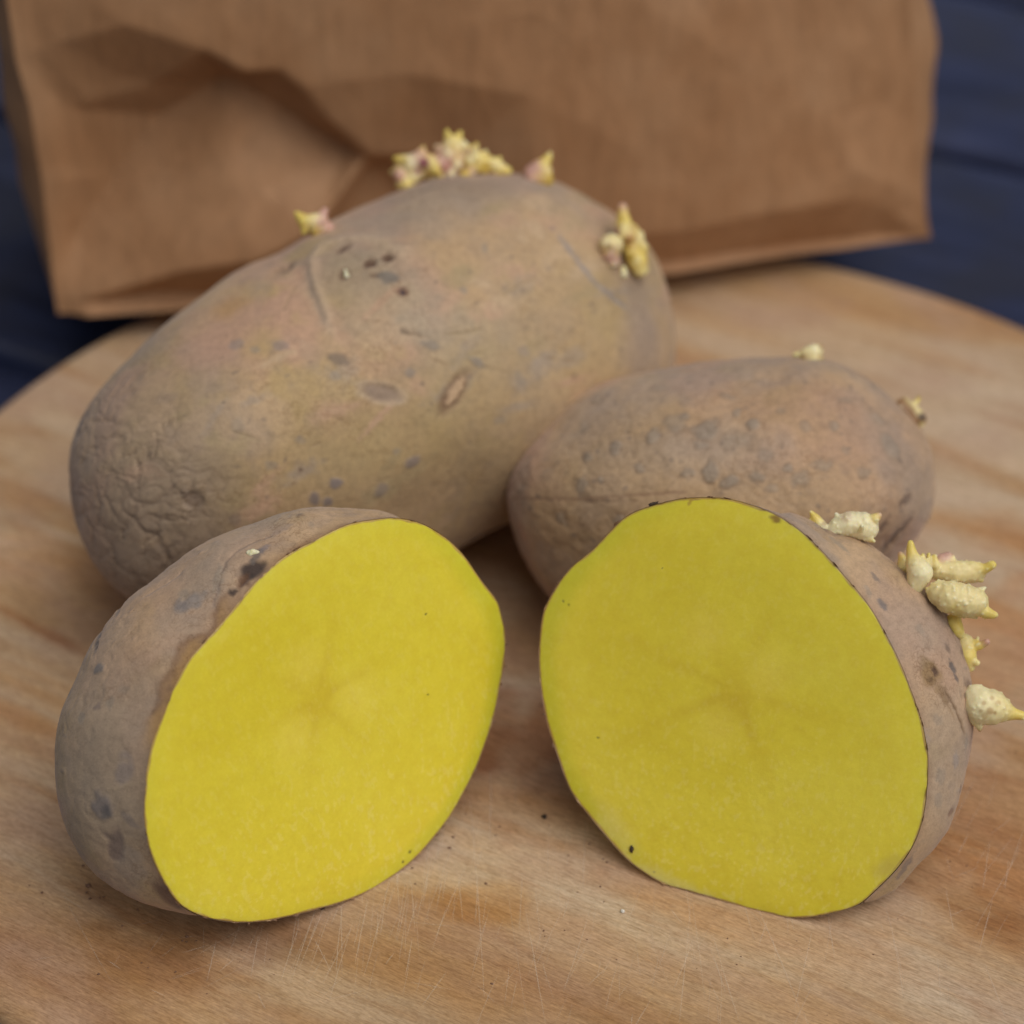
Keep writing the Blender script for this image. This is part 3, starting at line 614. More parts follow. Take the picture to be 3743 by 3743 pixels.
for L_, w_ in [([(138, 455), (137.5, 480), (137.7, 501)], 3), ([(137.7, 501), (134, 514), (124.5, 528), (119.7, 545)], 3.5), ([(146, 512), (158, 518.5), (158, 535), (146, 540), (143.8, 560)], 3.5), ([(158, 518.5), (184.7, 518.5), (199, 509)], 4),
              ([(138, 501), (146, 512)], 3), ([(110, 542), (114, 560), (122, 572)], 3), ([(86, 421), (108, 421), (120, 417)], 3.5), ([(98, 440), (112, 437), (126, 440)], 3.5), ([(158, 425), (172, 421), (185, 417)], 2.5),
              ([(79, 470), (88, 449), (103, 446)], 4.5), ([(118, 458), (131, 453), (139, 443)], 3), ([(93, 482), (100, 505), (96, 530)], 3), ([(172, 540), (168, 560), (160, 575)], 3), ([(156, 430), (156, 448), (150, 462)], 2.5), ([(104, 470), (122, 474), (137, 480)], 3), ([(82, 510), (92, 530), (95, 552)], 3.5)]:
    S.line(L_, w_, (.19, .13, .085), .45, -.022, .8)
wz = sstep(1.6, 3.2, lon)*sstep(2.9, 1.7, S.V[:, 2]+.3*fbm(S.V*.8, 2, 12)); m = wz > .01
pl = 1-np.abs(fbm(np.c_[(S.V[m]@ax)*2.6, S.V[m, 2]*.5, S.V[m, 1]*.4], 3, 70))*4
S.h[m] -= .022*wz[m]*pl.clip(0, 1)**2; S.col[m] = mix(S.col[m], (.25, .165, .085), wz[m]*pl.clip(0, 1)**2*.55)
fine = 1-np.abs(fbm(S.V*1.3+40, 4, 90))*7; S.h -= .005*fine.clip(0, 1)**2; S.col[:] = mix(S.col, S.col*.85, fine.clip(0, 1)**2*.35)
S.done(); BIGS = S
pb = np.array([c0[0], c0[1], 0])
big = thing('potato', pb, 'largest potato, whole, with wrinkled left end and pink yellow sprouts, in front of the bag', 'potato', 'potatoes on the cutting board')
mesh('skin', S.V, Q, M_SKIN, big, pb, {'skin': S.col})

# ---- the small whole potato
V, Q, c1 = whole(FIT['small'], 170)
S = Surf(V, Q); base_skin(S, .12, 300, .6)
zone(S, 830, 420, 90, 50, (.48, .30, .205), .7); zone(S, 600, 470, 70, 80, (.46, .325, .20), .7); zone(S, 760, 500, 90, 30, (.43, .30, .18), .55)
zone(S, 700, 375, 140, 16, (.38, .31, .265), .6, 5); zone(S, 915, 480, 22, 60, (.36, .29, .25), .6, 10); zone(S, 700, 445, 70, 20, (.36, .30, .26), .5); zone(S, 880, 545, 50, 26, (.26, .17, .11), .6, 35)
for x, y, rx, ry, a, h in [(752.5, 424, 7, 6, .95, .06), (736.8, 412.8, 5, 4, .8, .03), (706.7, 430, 14, 11, .85, .03), (675.4, 424, 12, 9, .65, .012), (653.3, 437.4, 7, 9, .85, .045), (615.3, 448, 6, 7, .9, .04),
                           (588, 458, 5.5, 6, .85, .035), (711, 472, 9, 11, .95, .055), (729.6, 480.7, 9, 7.5, .95, .06), (688.7, 472, 7.5, 6, .75, .04), (757.3, 477, 8, 6, .75, .035), (788, 468, 5, 5, .85, .04),
                           (800.6, 478, 9, 9, .7, .015), (822, 466, 11, 6, .6, .015), (805.4, 426.5, 6, 6, .5, .015), (834, 425.8, 5.5, 6, .75, .03), (890.9, 447, 10, 12, .75, .025), (877.6, 418, 8, 6, .5, .01),
                           (863, 473, 7, 6, .55, .015), (597, 400, 7, 5, .6, .012), (581.6, 484.3, 7, 8, .8, .02), (600.8, 480, 3.5, 3.5, .8, .02), (639, 468.6, 5, 5, .7, .02), (561, 519, 5, 6, .7, .02),
                           (618.9, 520, 6, 6, .7, .02), (584, 427.7, 6, 5, .5, .01), (771.7, 488, 7, 4, .6, .01), (685, 417, 5, 4, .8, .03), (727, 396, 8, 3, .6, .01), (700, 446, 9, 5, .7, .02), (525, 470, 7, 12, .5, .0),
                           (522, 490, 5, 4, .5, .01), (780, 410, 5, 3, .5, .0), (845, 400, 8, 3, .5, .0), (660, 388, 10, 3, .5, .0), (765, 455, 8, 6, .45, .01), (735, 440, 16, 10, .45, .0), (845, 450, 5, 4, .5, .01)]:
    S.mark(x, y, rx*.9, ry*.9, rng.uniform(-20, 20), LENT, a*.78, h*.42, .3, .45, ((.27, .185, .12), .35, -.005))
for _ in range(90):
    t = rng.uniform(0, 1, 2); S.mark(520+t[0]*400, 380+t[1]*170, rng.uniform(1.2, 3.2), rng.uniform(1, 2.4), rng.uniform(0, 180), (.19, .14, .11), rng.uniform(.3, .7), 0, .4, .5)
S.line([(514, 498.5), (540, 499), (577, 499), (612, 497), (649, 494), (690, 492)], 2.4, (.25, .14, .08), .7, -.004, .25); S.line([(580, 502), (640, 501)], 2, (.27, .17, .1), .5, -.01)
for x, y in [(889, 546), (907, 526), (896, 536), (931, 512), (905, 500), (884, 528)]: S.mark(x, y, 9, 4, 40, (.13, .08, .055), .7, -.015, .4, .7)
wr = S.px[:, 0] > 850
fine = 1-np.abs(fbm(S.V*1.5+40, 4, 190))*6; S.h -= .010*fine.clip(0, 1)**2; S.col[:] = mix(S.col, S.col*.78, fine.clip(0, 1)**2*.5)
S.h += .010*fbm(S.V*7, 3, 222); S.done(); SMS = S
ps = np.array([c1[0], c1[1], 0])
small = thing('potato', ps, 'smaller whole potato with raised grey spots behind the right cut half', 'potato', 'potatoes on the cutting board')
mesh('skin', S.V, Q, M_SKIN, small, ps, {'skin': S.col})

# ---- the two halves
def closed_spline(W, M):
    W = np.asarray(W); n = len(W); seg = np.linalg.norm(np.roll(W, -1, 0)-W, axis=1); L = np.r_[0, np.cumsum(seg)]
    s = np.linspace(0, L[-1], M, endpoint=False); out = np.zeros((M, 3)); k = np.searchsorted(L, s, 'right')-1; t = ((s-L[k])/seg[k])[:, None]
    p0, p1, p2, p3 = W[(k-1) % n], W[k % n], W[(k+1) % n], W[(k+2) % n]
    return .5*((2*p1)+(-p0+p2)*t+(2*p0-5*p1+4*p2-p3)*t*t+(-p0+3*p1-3*p2+p3)*t**3)
def half(fit, label, warm, seed, paint, fpaint, star, group, gdir):
    Mn, Rn = 620, 190
    O = closed_spline(fit['W'], Mn)
    for _ in range(6): O = (np.roll(O, 1, 0)+2*O+np.roll(O, -1, 0))/4
    cf = np.array(fit['cf']); n = np.array(fit['n']); lat = np.array(fit['lat']); L = fit['L']
    ang = np.arange(Mn)/Mn*2*np.pi; circ = np.c_[np.cos(ang), np.sin(ang), 0*ang]
    jag = fbm(circ*14, 4, seed)*.012+np.maximum(fbm(circ*30, 2, seed+1)-.45, 0)*.10
    rad = (O-cf)/np.linalg.norm(O-cf, axis=1)[:, None]
    P = []
    for k in range(Rn):
        ph = (k/(Rn-1))**.95*np.pi/2*.9995; t = math.sin(ph)**(2/2.3); f = math.cos(ph)**(2/2.3)
        p = cf+(O-cf)*f+(-n*L*t)+lat*t; w = min(t/.35, 1)**.8; w = w*w*(3-2*w)
        P.append(reratio(p, cf, np.array(fit['ratio']), w))
    P = np.array(P); P[0] += n*(jag[:, None]*.6)+rad*.006; Ps = P.reshape(-1, 3)
    q = grid_quads(Rn, Mn, True)
    Nn = normals(Ps, q)
    if ((Ps-(cf-n))*Nn).sum() < 0: q = q[:, ::-1]
    S = Surf(softfloor(Ps, .02), q); base_skin(S, warm, seed, .5)
    tt = np.repeat(np.arange(Rn), Mn); aa = np.tile(np.arange(Mn), Rn)
    fine = 1-np.abs(fbm(S.V*1.4+20, 4, seed+4))*6; S.h -= .008*fine.clip(0, 1)**2; S.col[:] = mix(S.col, S.col*.8, fine.clip(0, 1)**2*.45)
    rim = np.exp(-(tt/2.2)**2); S.col[:] = mix(S.col, (.30, .165, .07), rim*(.55+.6*fbm(S.V*2.5, 3, 6)).clip(.1, .9))
    for _ in range(60):
        k = rng.integers(0, len(S.V)); 
        if S.front[k] and tt[k] > 6: S.mark(*S.px[k], rng.uniform(1.5, 4), rng.uniform(1.2, 2.6), rng.uniform(0, 180), LENT if rng.random() < .6 else (.20, .14, .10), rng.uniform(.35, .75), rng.uniform(0, .015), .35, .4)
    paint(S, tt, aa); S.h *= sstep(0, 4, tt); S.done()
    base = np.array([cf[0], cf[1], 0]); root = thing('potato_half', base, label, 'potato half', group)
    mesh('skin', S.V, q, M_SKIN, root, base, {'skin': S.col})
    # cut face
    Rf = 230; F = []
    Oi = O-rad*.004
    for k in range(Rf):
        r = (k/(Rf-1)); F.append(cf+(Oi-cf)*(r*.9999+.0001))
    F.append(cf+(Oi-cf)*1.001-n*.03); F.append(cf+(Oi-cf)*1.0-n*.12)
    F = np.array(F); rho = np.r_[np.arange(Rf)/(Rf-1), 1, 1]; RH = np.repeat(rho, Mn); Fv = F.reshape(-1, 3)
    inner = np.repeat(np.arange(Rf+2) < Rf, Mn)
    hgt = .045*(1-RH**10)+.008*fbm(Fv*.9, 2, seed+7)*(1-RH**12)+.0008*fbm(Fv*9, 3, seed+8)
    lowv = sstep(.6, -2.2, Fv[:, 2]-cf[2]); hgt = hgt+lowv*.0018*fbm(Fv*[16, 16, 7], 3, seed+12)
    Fv = Fv+n*(hgt*inner)[:, None]
    qf = grid_quads(Rf+2, Mn, True); Nf = normals(Fv, qf)
    if (Nf[inner]@n).sum() < 0: qf = qf[:, ::-1]
    SF = Surf(Fv, qf); SF.N[:] = n
    Y = np.array((.80, .67, .048)); c = np.tile(Y, (len(Fv), 1))
    c = mix(c, (.82, .70, .066), sstep(-.2, .5, fbm(Fv*.8, 3, seed+2))*.6); c = mix(c, (.76, .62, .034), sstep(.0, .6, fbm(Fv*.55+9, 3, seed+3))*.55)
    e1 = np.cross([0, 0, 1], n); e1 /= np.linalg.norm(e1); e2 = np.cross(n, e1); s0 = at_plane(*star[0], cf, n)
    u = (Fv-s0)@e1; v = (Fv-s0)@e2; r = np.hypot(u, v); a_ = np.degrees(np.arctan2(v, u))
    dk = .6*np.exp(-(r/.34)**2)
    for (aa0, wdt, ln, st_) in star[1]:
        da = (a_-aa0+180) % 360-180; dk = dk+st_*np.exp(-(da/(wdt*(.5+.5/(r+.3))))**2)*np.exp(-(r/ln)**2)*sstep(.05, .3, r)
    dk = dk*(1+.5*fbm(Fv*2.2, 2, 5)); c = mix(c, (.62, .42, .018), np.clip(dk*.9, 0, .5))
    for (aa0, rr_, sz) in star[2]:
        x0, y0 = rr_*math.cos(R(aa0)), rr_*math.sin(R(aa0)); c = mix(c, (.88, .72, .11), np.exp(-(((u-x0)**2+(v-y0)**2)/sz**2))*.45)
    gz = .08+.62*sstep(.1, .9, np.cos(np.radians(a_-gdir)))
    c = mix(c, (.62, .60, .035), sstep(.86, .99, RH+.02*fbm(Fv*1.5, 2, 3))*gz); c = mix(c, (.46, .27, .09), sstep(.991, .997, RH+.006*fbm(Fv*4, 3, 3))*.85)
    spk = sstep(.42, .6, fbm(Fv*[20, 20, 9], 2, seed+31))*(.35+.65*lowv); c = mix(c, (.95, .85, .40), spk*.16)
    SF.col[:] = c; fpaint(SF, RH); SF.done()
    mesh('cut_face', SF.V, qf, M_FLESH, root, base, {'flesh': SF.col})
    # loose frays of skin along the rim
    fv, fq, ft = [], [], []
    for k in range(26):
        i = int(rng.integers(0, Mn)); p = O[i]; tg = O[(i+3) % Mn]-O[i]; tg /= np.linalg.norm(tg); wd = rng.uniform(.02, .07); hg = rng.uniform(.015, .05)
        if p[2] < .12: continue
        o = len(fv); tip = p+n*hg+rad[i]*hg*rng.uniform(.2, 1.0)+tg*rng.uniform(-.02, .02)
        for qv in (p-tg*wd-n*.02+rad[i]*.012, p+tg*wd-n*.02+rad[i]*.012, tip, p-n*.03-rad[i]*.01): fv.append(qv)
        ft += [(o, o+1, o+2), (o+1, o+3, o+2), (o+3, o, o+2)]
    fr = mesh('skin_fray', np.array(fv), None, M_BARK, root, base, tris=np.array(ft)); fr['kind'] = 'stuff'
    return root, base, S, SF, cf, n, O, rad

def paintL(S, tt, aa):
    zone(S, 170, 640, 90, 90, (.52, .345, .24), .55, 45); zone(S, 110, 800, 50, 90, (.32, .25, .185), .75, -20); zone(S, 90, 720, 40, 90, (.37, .30, .23), .5)
    zone(S, 240, 540, 90, 18, (.39, .32, .265), .6, 30); zone(S, 250, 545, 30, 20, (.52, .36, .26), .5)
    xs, ys = S.px[:, 0], S.px[:, 1]
    bandw = 3.2+5*fbm(S.V*2.6, 4, 44); onedge = sstep(135, 160, xs)*sstep(245, 215, xs)*sstep(560, 590, ys)*sstep(760, 735, ys)
    w = sstep(bandw+3, bandw-2, tt)*onedge; S.col[:] = mix(S.col, (.40, .23, .085), w*.85); S.col[:] = mix(S.col, (.17, .08, .04), np.exp(-((tt-bandw-1)/1.6)**2)*onedge*.5)
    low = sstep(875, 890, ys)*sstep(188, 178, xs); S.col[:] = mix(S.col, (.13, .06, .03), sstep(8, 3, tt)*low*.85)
    for m in [(251, 570, 13, 9, 35, DARK, .95, -.03), (243, 582, 9, 6, 50, (.16, .08, .04), .9, -.02), (233.5, 593, 4.5, 3.5, 0, DARK, .9, -.01), (258, 556, 8, 4, 40, (.13, .11, .10), .8, 0), (264, 549, 7, 3, 30, (.24, .2, .2), .7, 0),
              (99.7, 668.4, 5, 4.5, 0, (.2, .18, .17), .8, .01), (102.2, 803.5, 9, 12, 0, (.18, .155, .15), .75, .015), (106, 812, 5, 6, 0, (.11, .1, .1), .7, 0), (113, 847, 9, 16, -10, (.17, .12, .10), .75, -.015),
              (191.4, 602, 13, 8, 10, (.27, .235, .215), .75, .01), (183, 606, 6, 4, 0, (.20, .17, .16), .6, 0), (83, 717, 4, 6, 0, LENT, .7, 0), (110, 704, 4, 6, 0, LENT, .6, 0), (98, 706, 4, 4, 0, (.2, .15, .13), .7, 0),
              (125, 772, 8, 14, 0, (.27, .22, .20), .6, .0), (219.5, 577, 5, 16, -10, LENT, .65, .0), (100, 630, 14, 4, 50, (.16, .13, .11), .8, -.02), (120, 604, 12, 3.5, 45, (.24, .2, .17), .6, -.02), (185, 594, 6, 5, 0, LENT, .6, 0),
              (80, 860, 8, 10, 0, (.25, .20, .17), .5, 0), (128, 868, 14, 16, 0, (.26, .22, .19), .4, 0), (70, 690, 4, 6, 0, LENT, .5, 0), (130, 820, 10, 4, -40, (.2, .16, .14), .6, 0), (125, 690, 5, 4, 0, LENT, .4, 0), (280, 530, 12, 3, 20, (.33, .25, .21), .5, 0)]:
        S.mark(*m[:5], m[5], m[6], m[7], .35, .45)
    S.line([(222, 575), (226, 562), (238, 550), (256, 541), (275, 534)], 2.4, (.24, .17, .13), .7, -.02); S.line([(212, 610), (216, 595), (221, 580)], 2.5, (.27, .2, .17), .6, -.012)
    S.line([(106, 790), (130, 785), (150, 778)], 2.0, (.42, .32, .21), .5, .012); S.line([(140, 600), (165, 585), (185, 570)], 2.5, (.33, .26, .22), .5, -.015)
    S.h += sstep(30, 5, np.abs(ys-(xs*-.95+735)))*.012*fbm(S.V*3, 3, 71)
def paintR(S, tt, aa):
    zone(S, 900, 640, 60, 70, (.51, .345, .25), .6, -45); zone(S, 950, 760, 30, 80, (.44, .345, .27), .6)
    zone(S, 800, 525, 60, 14, (.36, .30, .26), .55, -25); zone(S, 945, 620, 20, 60, (.37, .30, .26), .5, -50)
    for m in [(929, 672, 9, 15, 10, (.29, .18, .075), .85, .0), (935, 671.6, 2.5, 5, 15, (.10, .05, .03), .9, -.02), (930, 680, 3, 3, 0, (.16, .09, .04), .8, 0), (925, 662, 5, 6, 0, (.3, .2, .1), .6, 0),
              (943, 692, 5, 10, 20, (.27, .17, .09), .7, 0), (883, 603.6, 6, 3, -45, (.19, .16, .15), .85, 0), (875, 576, 5, 3, -50, (.2, .16, .14), .7, 0), (953, 667, 2.5, 7, 20, (.13, .11, .10), .85, -.01), (957, 678, 1.8, 5, 20, (.14, .11, .1), .8, 0),
              (869, 590, 3, 6, 20, LENT, .6, 0), (941, 777, 4, 9, 0, LENT, .55, 0), (938, 800, 4, 7, 0, LENT, .5, 0), (960, 790, 2, 4, 0, BRN, .7, 0), (951, 812, 4, 4, 0, (.2, .1, .05), .7, -.01), (905, 868, 12, 4, 50, (.18, .14, .12), .7, 0),
              (940, 720, 5, 5, 0, LENT, .4, 0), (920, 630, 6, 4, -45, LENT, .5, 0), (966, 742, 2, 8, 0, LENT, .7, 0), (840, 545, 10, 3, -30, LENT, .6, 0), (948, 648, 2.5, 5, 20, DARK, .5, 0), (890, 640, 3, 8, 20, LENT, .45, 0),
              (955, 760, 3, 8, 5, (.3, .27, .26), .5, 0), (925, 740, 4, 12, 0, (.38, .31, .26), .4, 0)]:
        S.mark(*m[:5], m[5], m[6], m[7], .35, .45)
    for q in [(925, 590), (915, 582), (835, 530), (824, 524), (950, 625), (962, 652), (970, 700), (971, 690)]: S.mark(*q, 7, 5, -45, (.15, .09, .06), .7, -.01, .6, .5)
    S.line([(944, 688), (952, 702), (959, 718), (965, 736)], 3.2, (.17, .10, .045), .85, -.02); S.line([(938, 685), (948, 706), (955, 720)], 3, (.28, .18, .09), .6, -.0)
def fpL(S, RH):
    for x, y, r in [(426, 613.6, 1.1), (427.8, 694.8, .9), (410, 852, 1.6), (403, 862, 1.5)]: S.mark(x, y, r, r, 0, (.08, .06, .02), .9, 0, .3, 0)
    for x, y, r in [(168, 676, 3), (165, 692, 3.5)]: S.mark(x, y, r, r, 0, (.20, .07, .02), .8, 0)
def fpR(S, RH):
    for x, y, r in [(598, 738, 1.2), (563, 602, 1.0), (569, 605, .9), (662.5, 568, .7), (652, 878, 1.3), (654, 872, 1)]: S.mark(x, y, r, r, 0, (.10, .08, .02), .85, 0, .3, 0)
    S.mark(776, 519, 4, 5, 30, (.25, .12, .03), .85, 0, .5, .4); S.mark(690, 502, 1.5, 4, -30, (.4, .2, .05), .6, 0, .5, .4); S.mark(890, 868, 14, 10, 40, (.60, .47, .10), .6, 0, .8)
    zone(S, 670, 892, 70, 9, (.80, .72, .28), .55, -22); zone(S, 615, 830, 26, 14, (.84, .74, .25), .4, -50)
half_grp = 'halves of one cut potato'
rootL, baseL, SL_, FL_, cfL, nL, OL, radL = half(FIT['L'], 'left potato half, cut face turned to the right, brown bruise at its upper rim', .12, 500, paintL, fpL,
    ((316, 700), [(60, 9, 1.2, .30), (130, 8, .8, .22), (245, 9, 1.1, .25), (300, 8, .9, .22), (5, 8, 1.1, .26), (180, 10, .9, .15)], [(95, .55, .30), (215, .6, .3), (335, .65, .32)]), half_grp, -25)
rootR, baseR, SR_, FR_, cfR, nR, OR, radR = half(FIT['R'], 'right potato half with wide yellow cut face and cream sprouts on its right side', .15, 700, paintR, fpR,
    ((738, 690), [(170, 8, 1.7, .34), (78, 8, 1.2, .26), (355, 7, 1.5, .24), (298, 8, 1.2, .28), (215, 8, 1.6, .30), (130, 10, 1.0, .10)], [(255, .6, .3), (40, .5, .28), (130, .9, .3)]), half_grp, 188)

# ================================================================== sprouts
CREAM = np.array((.86, .73, .36)); PALE = np.array((.90, .82, .52)); YEL = np.array((.80, .62, .15)); GOLD = np.array((.62, .43, .06)); MAG = np.array((.32, .07, .13)); ROSE = np.array((.62, .36, .30)); SBRN = np.array((.30, .16, .07))
def ico(sub=2):
    import bmesh
    bm = bmesh.new(); bmesh.ops.create_icosphere(bm, subdivisions=sub, radius=1); v = np.array([x.co[:] for x in bm.verts]); t = np.array([[q.index for q in f.verts] for f in bm.faces]); bm.free(); return v, t
IV, IT = ico(2)
def sprout(parent, base, anchor, surf, chains, body=CREAM, tip=YEL, paint=(), bumps=0, vox=.018, dz0=0.0, label=None, smooth=2, bumpcol=PALE):
    """chains: lists of (x, y, depth offset cm, radius px[, colour]); swollen lumps and pointed shoots run together into one skin"""
    i = surf.pick(*anchor); dep0 = surf.dep[i]+dz0; k = dep0/F_PX
    vs, ts, o, cen = [], [], 0, []
    for ch in chains:
        for a, b in zip(ch[:-1], ch[1:]) if len(ch) > 1 else [(ch[0], ch[0])]:
            pa, pb_ = at_depth(a[0], a[1], dep0+a[2]), at_depth(b[0], b[1], dep0+b[2]); L = np.linalg.norm(pb_-pa)
            n = max(2, int(L/(max(min(a[3], b[3])*k, .02)*.45))+1) if L > 1e-6 else 1
            for q in range(n):
                t = q/max(n-1, 1); c = pa+(pb_-pa)*t; r = (a[3]+(b[3]-a[3])*t)*k*1.12
                vs.append(c+IV*r); ts.append(IT+o); o += len(IV); col = a[4] if len(a) > 4 else body; colb = b[4] if len(b) > 4 else body
                cen.append(np.r_[c, r, mix(col, colb, t)])
    vs = np.vstack(vs); ts = np.vstack(ts)
    me = bpy.data.meshes.new('tmp'); me.from_pydata(vs.tolist(), [], ts.tolist()); ob = bpy.data.objects.new('tmp', me); sc.collection.objects.link(ob)
    md = ob.modifiers.new('r', 'REMESH'); md.mode = 'VOXEL'; md.voxel_size = vox; md.adaptivity = 0
    ms = ob.modifiers.new('s', 'SMOOTH'); ms.iterations = smooth; ms.factor = .5
    dg = bpy.context.evaluated_depsgraph_get(); ev = ob.evaluated_get(dg); m2 = ev.to_mesh()
    V = np.empty(len(m2.vertices)*3); m2.vertices.foreach_get('co', V); V = V.reshape(-1, 3)
    Q = np.empty(len(m2.loops), np.int32); m2.loops.foreach_get('vertex_index', Q)
    tot = np.empty(len(m2.polygons), np.int32); m2.polygons.foreach_get('loop_total', tot)
    assert (tot == 4).all(); Q = Q.reshape(-1, 4).copy(); ev.to_mesh_clear(); bpy.data.objects.remove(ob); bpy.data.meshes.remove(me)
    N = normals(V, Q); cen = np.array(cen)
    d = np.linalg.norm(V[:, None]-cen[None, :, :3], axis=2)/cen[None, :, 3]; w = np.exp(-(d-1).clip(-1, 9)*5); w /= w.sum(1)[:, None]; col = w@cen[:, 4:]
    px = proj(V)
    for x, y, r, cc, a in paint: col = mix(col, cc, (1-sstep(.5, 1.3, np.hypot(px[:, 0]-x, px[:, 1]-y)/r))*a)
    col = mix(col, col*.82, sstep(.1, .6, fbm(V*6, 3, 8))*.5)
    h = .0025*fbm(V*7, 2, 4)
    for _ in range(bumps):
        j = rng.integers(0, len(V)); dd = np.linalg.norm(V-V[j], axis=1); rb_ = rng.uniform(.018, .026); wv = np.exp(-(dd/rb_)**2*1.5); h = h+.015*wv; col = mix(col, bumpcol, wv*.7)
    return mesh('sprout', V+N*h[:, None], Q, M_SPROUT, parent, base, {'sprout': col}) if label is None else mesh('sprout', V+N*h[:, None], Q, M_SPROUT, parent, base, {'sprout': col})

# right half
B = (rootR, baseR)
sprout(*B, (835, 533), SR_, [[(829, 535, .1, 5), (836, 528, .1, 8), (850, 524, .1, 12), (862, 526, .1, 13.5), (866, 528, .1, 12)], [(822, 527, .1, 5.5, PALE), (816, 519, .1, 4.5, YEL), (811.5, 512.5, .1, 2.2, YEL)],
                             [(868, 522, .05, 6), (875, 518, .0, 4.5, YEL), (879, 515.5, 0, 3, ROSE)], [(876, 523, .05, 3, ROSE)], [(866, 537, .05, 4), (874, 541, 0, 1.6, YEL)], [(861, 530, -.15, 3, PALE), (862, 526, -.32, 2, PALE)], [(838, 517, .1, 3), (836, 514, .1, 2)], [(817, 530, .1, 3.5), (808.5, 520, .1, 1.5, YEL)]],
       PALE, YEL, [(846, 516, 7, ROSE, .35), (824, 524, 3, SBRN, .5)], 75, .016)
sprout(*B, (915, 588), SR_, [[(915, 585, .1, 9), (920, 573, .05, 12, PALE), (915, 564, .05, 9), (912, 555, .05, 5.5, YEL), (911, 549, .05, 4.3, YEL), (910.5, 543, .05, 2.8, YEL)], [(923, 563, .1, 4), (923, 555, .1, 2, YEL)], [(928, 566, .15, 3), (929, 554, .15, 1.8, YEL)]], CREAM, YEL, [(925, 592, 3, SBRN, .6)], 18, .016)
sprout(*B, (918, 590), SR_, [[(938, 571, .45, 9), (955, 573, .45, 12), (970, 572, .45, 11), (978, 572, .42, 8)], [(972, 568, .4, 7), (984, 569, .35, 5, YEL), (992, 565, .3, 4.2, YEL)], [(942, 562, .5, 8, ROSE), (948, 558, .5, 6, ROSE)], [(936, 566, .35, 4), (934.5, 557, .35, 2.5, YEL)], [(930, 565, .35, 3), (928, 554, .35, 1.8)], [(952, 562, .45, 3), (954, 557, .45, 1.5)], [(978, 578, .4, 4), (982, 581, .4, 1.8, YEL)]],
       CREAM, YEL, [(943, 556, 6, ROSE, .5)], 50, .017)
sprout(*B, (925, 600), SR_, [[(940, 593, .0, 12), (950, 597, -.05, 15.5), (966, 601, -.05, 15.5), (974, 602, -.05, 13.5)], [(975, 605, -.05, 9), (985, 612, -.1, 6, YEL), (992, 614.5, -.1, 4.2, YEL), (995.5, 615, -.1, 2.8, CREAM)], [(976, 592, 0, 4), (985, 588, 0, 1.8, PALE)], [(937, 595, 0, 5), (928, 589.5, 0, 2.2, YEL)], [(962, 613, 0, 4), (976, 617, 0, 2)], [(972, 592, 0, 5)]],
       CREAM, YEL, [(955, 612, 9, YEL, .5)], 110, .016)
sprout(*B, (905, 578), SR_, [[(904, 568, .35, 7), (902, 558, .35, 3.8, YEL), (900.5, 554, .35, 2.6, ROSE)], [(908, 570, .35, 5)]], CREAM, YEL, [], 4, .018)
sprout(*B, (950, 628), SR_, [[(953, 622, .15, 8), (957, 630, .1, 6.5, YEL), (961, 635, .1, 3.5, CREAM)], [(956, 620, .15, 3.5), (960, 617, .15, 1.6, YEL)]], YEL, YEL, [], 4, .018)
sprout(*B, (962, 655), SR_, [[(964, 644, .25, 10, CREAM), (966, 656, .2, 10, YEL), (970, 667, .2, 5, CREAM)], [(972, 646, .2, 5, YEL), (980, 646, .15, 3.8, YEL), (987, 642, .1, 3.2, ROSE)], [(976, 644, .2, 3), (978, 637.5, .2, 1.5, CREAM)], [(971, 660, .15, 4, CREAM), (977, 663, .1, 3, CREAM)]], YEL, YEL, [], 10, .017)
sprout(*B, (968, 704), SR_, [[(976, 697, .05, 12, PALE), (982, 706, .0, 17.5, PALE), (990, 707, .0, 17, CREAM), (998, 709, .0, 13, CREAM), (1006, 712, 0, 8.5, YEL), (1014, 714, 0, 5.5, YEL), (1024, 716, 0, 4, YEL), (1032, 717, 0, 2.5, ROSE)], [(976, 718, .0, 7, CREAM), (979, 725, .0, 4, CREAM), (980, 731, 0, 1.5, SBRN)], [(972, 690, .05, 5, PALE)], [(1004, 716, 0, 4, YEL), (1016, 718, 0, 2, YEL)]],
       CREAM, YEL, [(990, 711, 4, (.45, .24, .07), .6), (984, 703, 2.5, (.5, .3, .1), .5), (998, 703, 3, (.5, .28, .1), .5), (985, 716, 4, (.5, .3, .1), .5), (995, 713, 2, (.45, .24, .07), .6), (992, 698, 2.5, (.5, .3, .12), .5), (981, 711, 2, (.5, .3, .1), .5)], 25, .018)
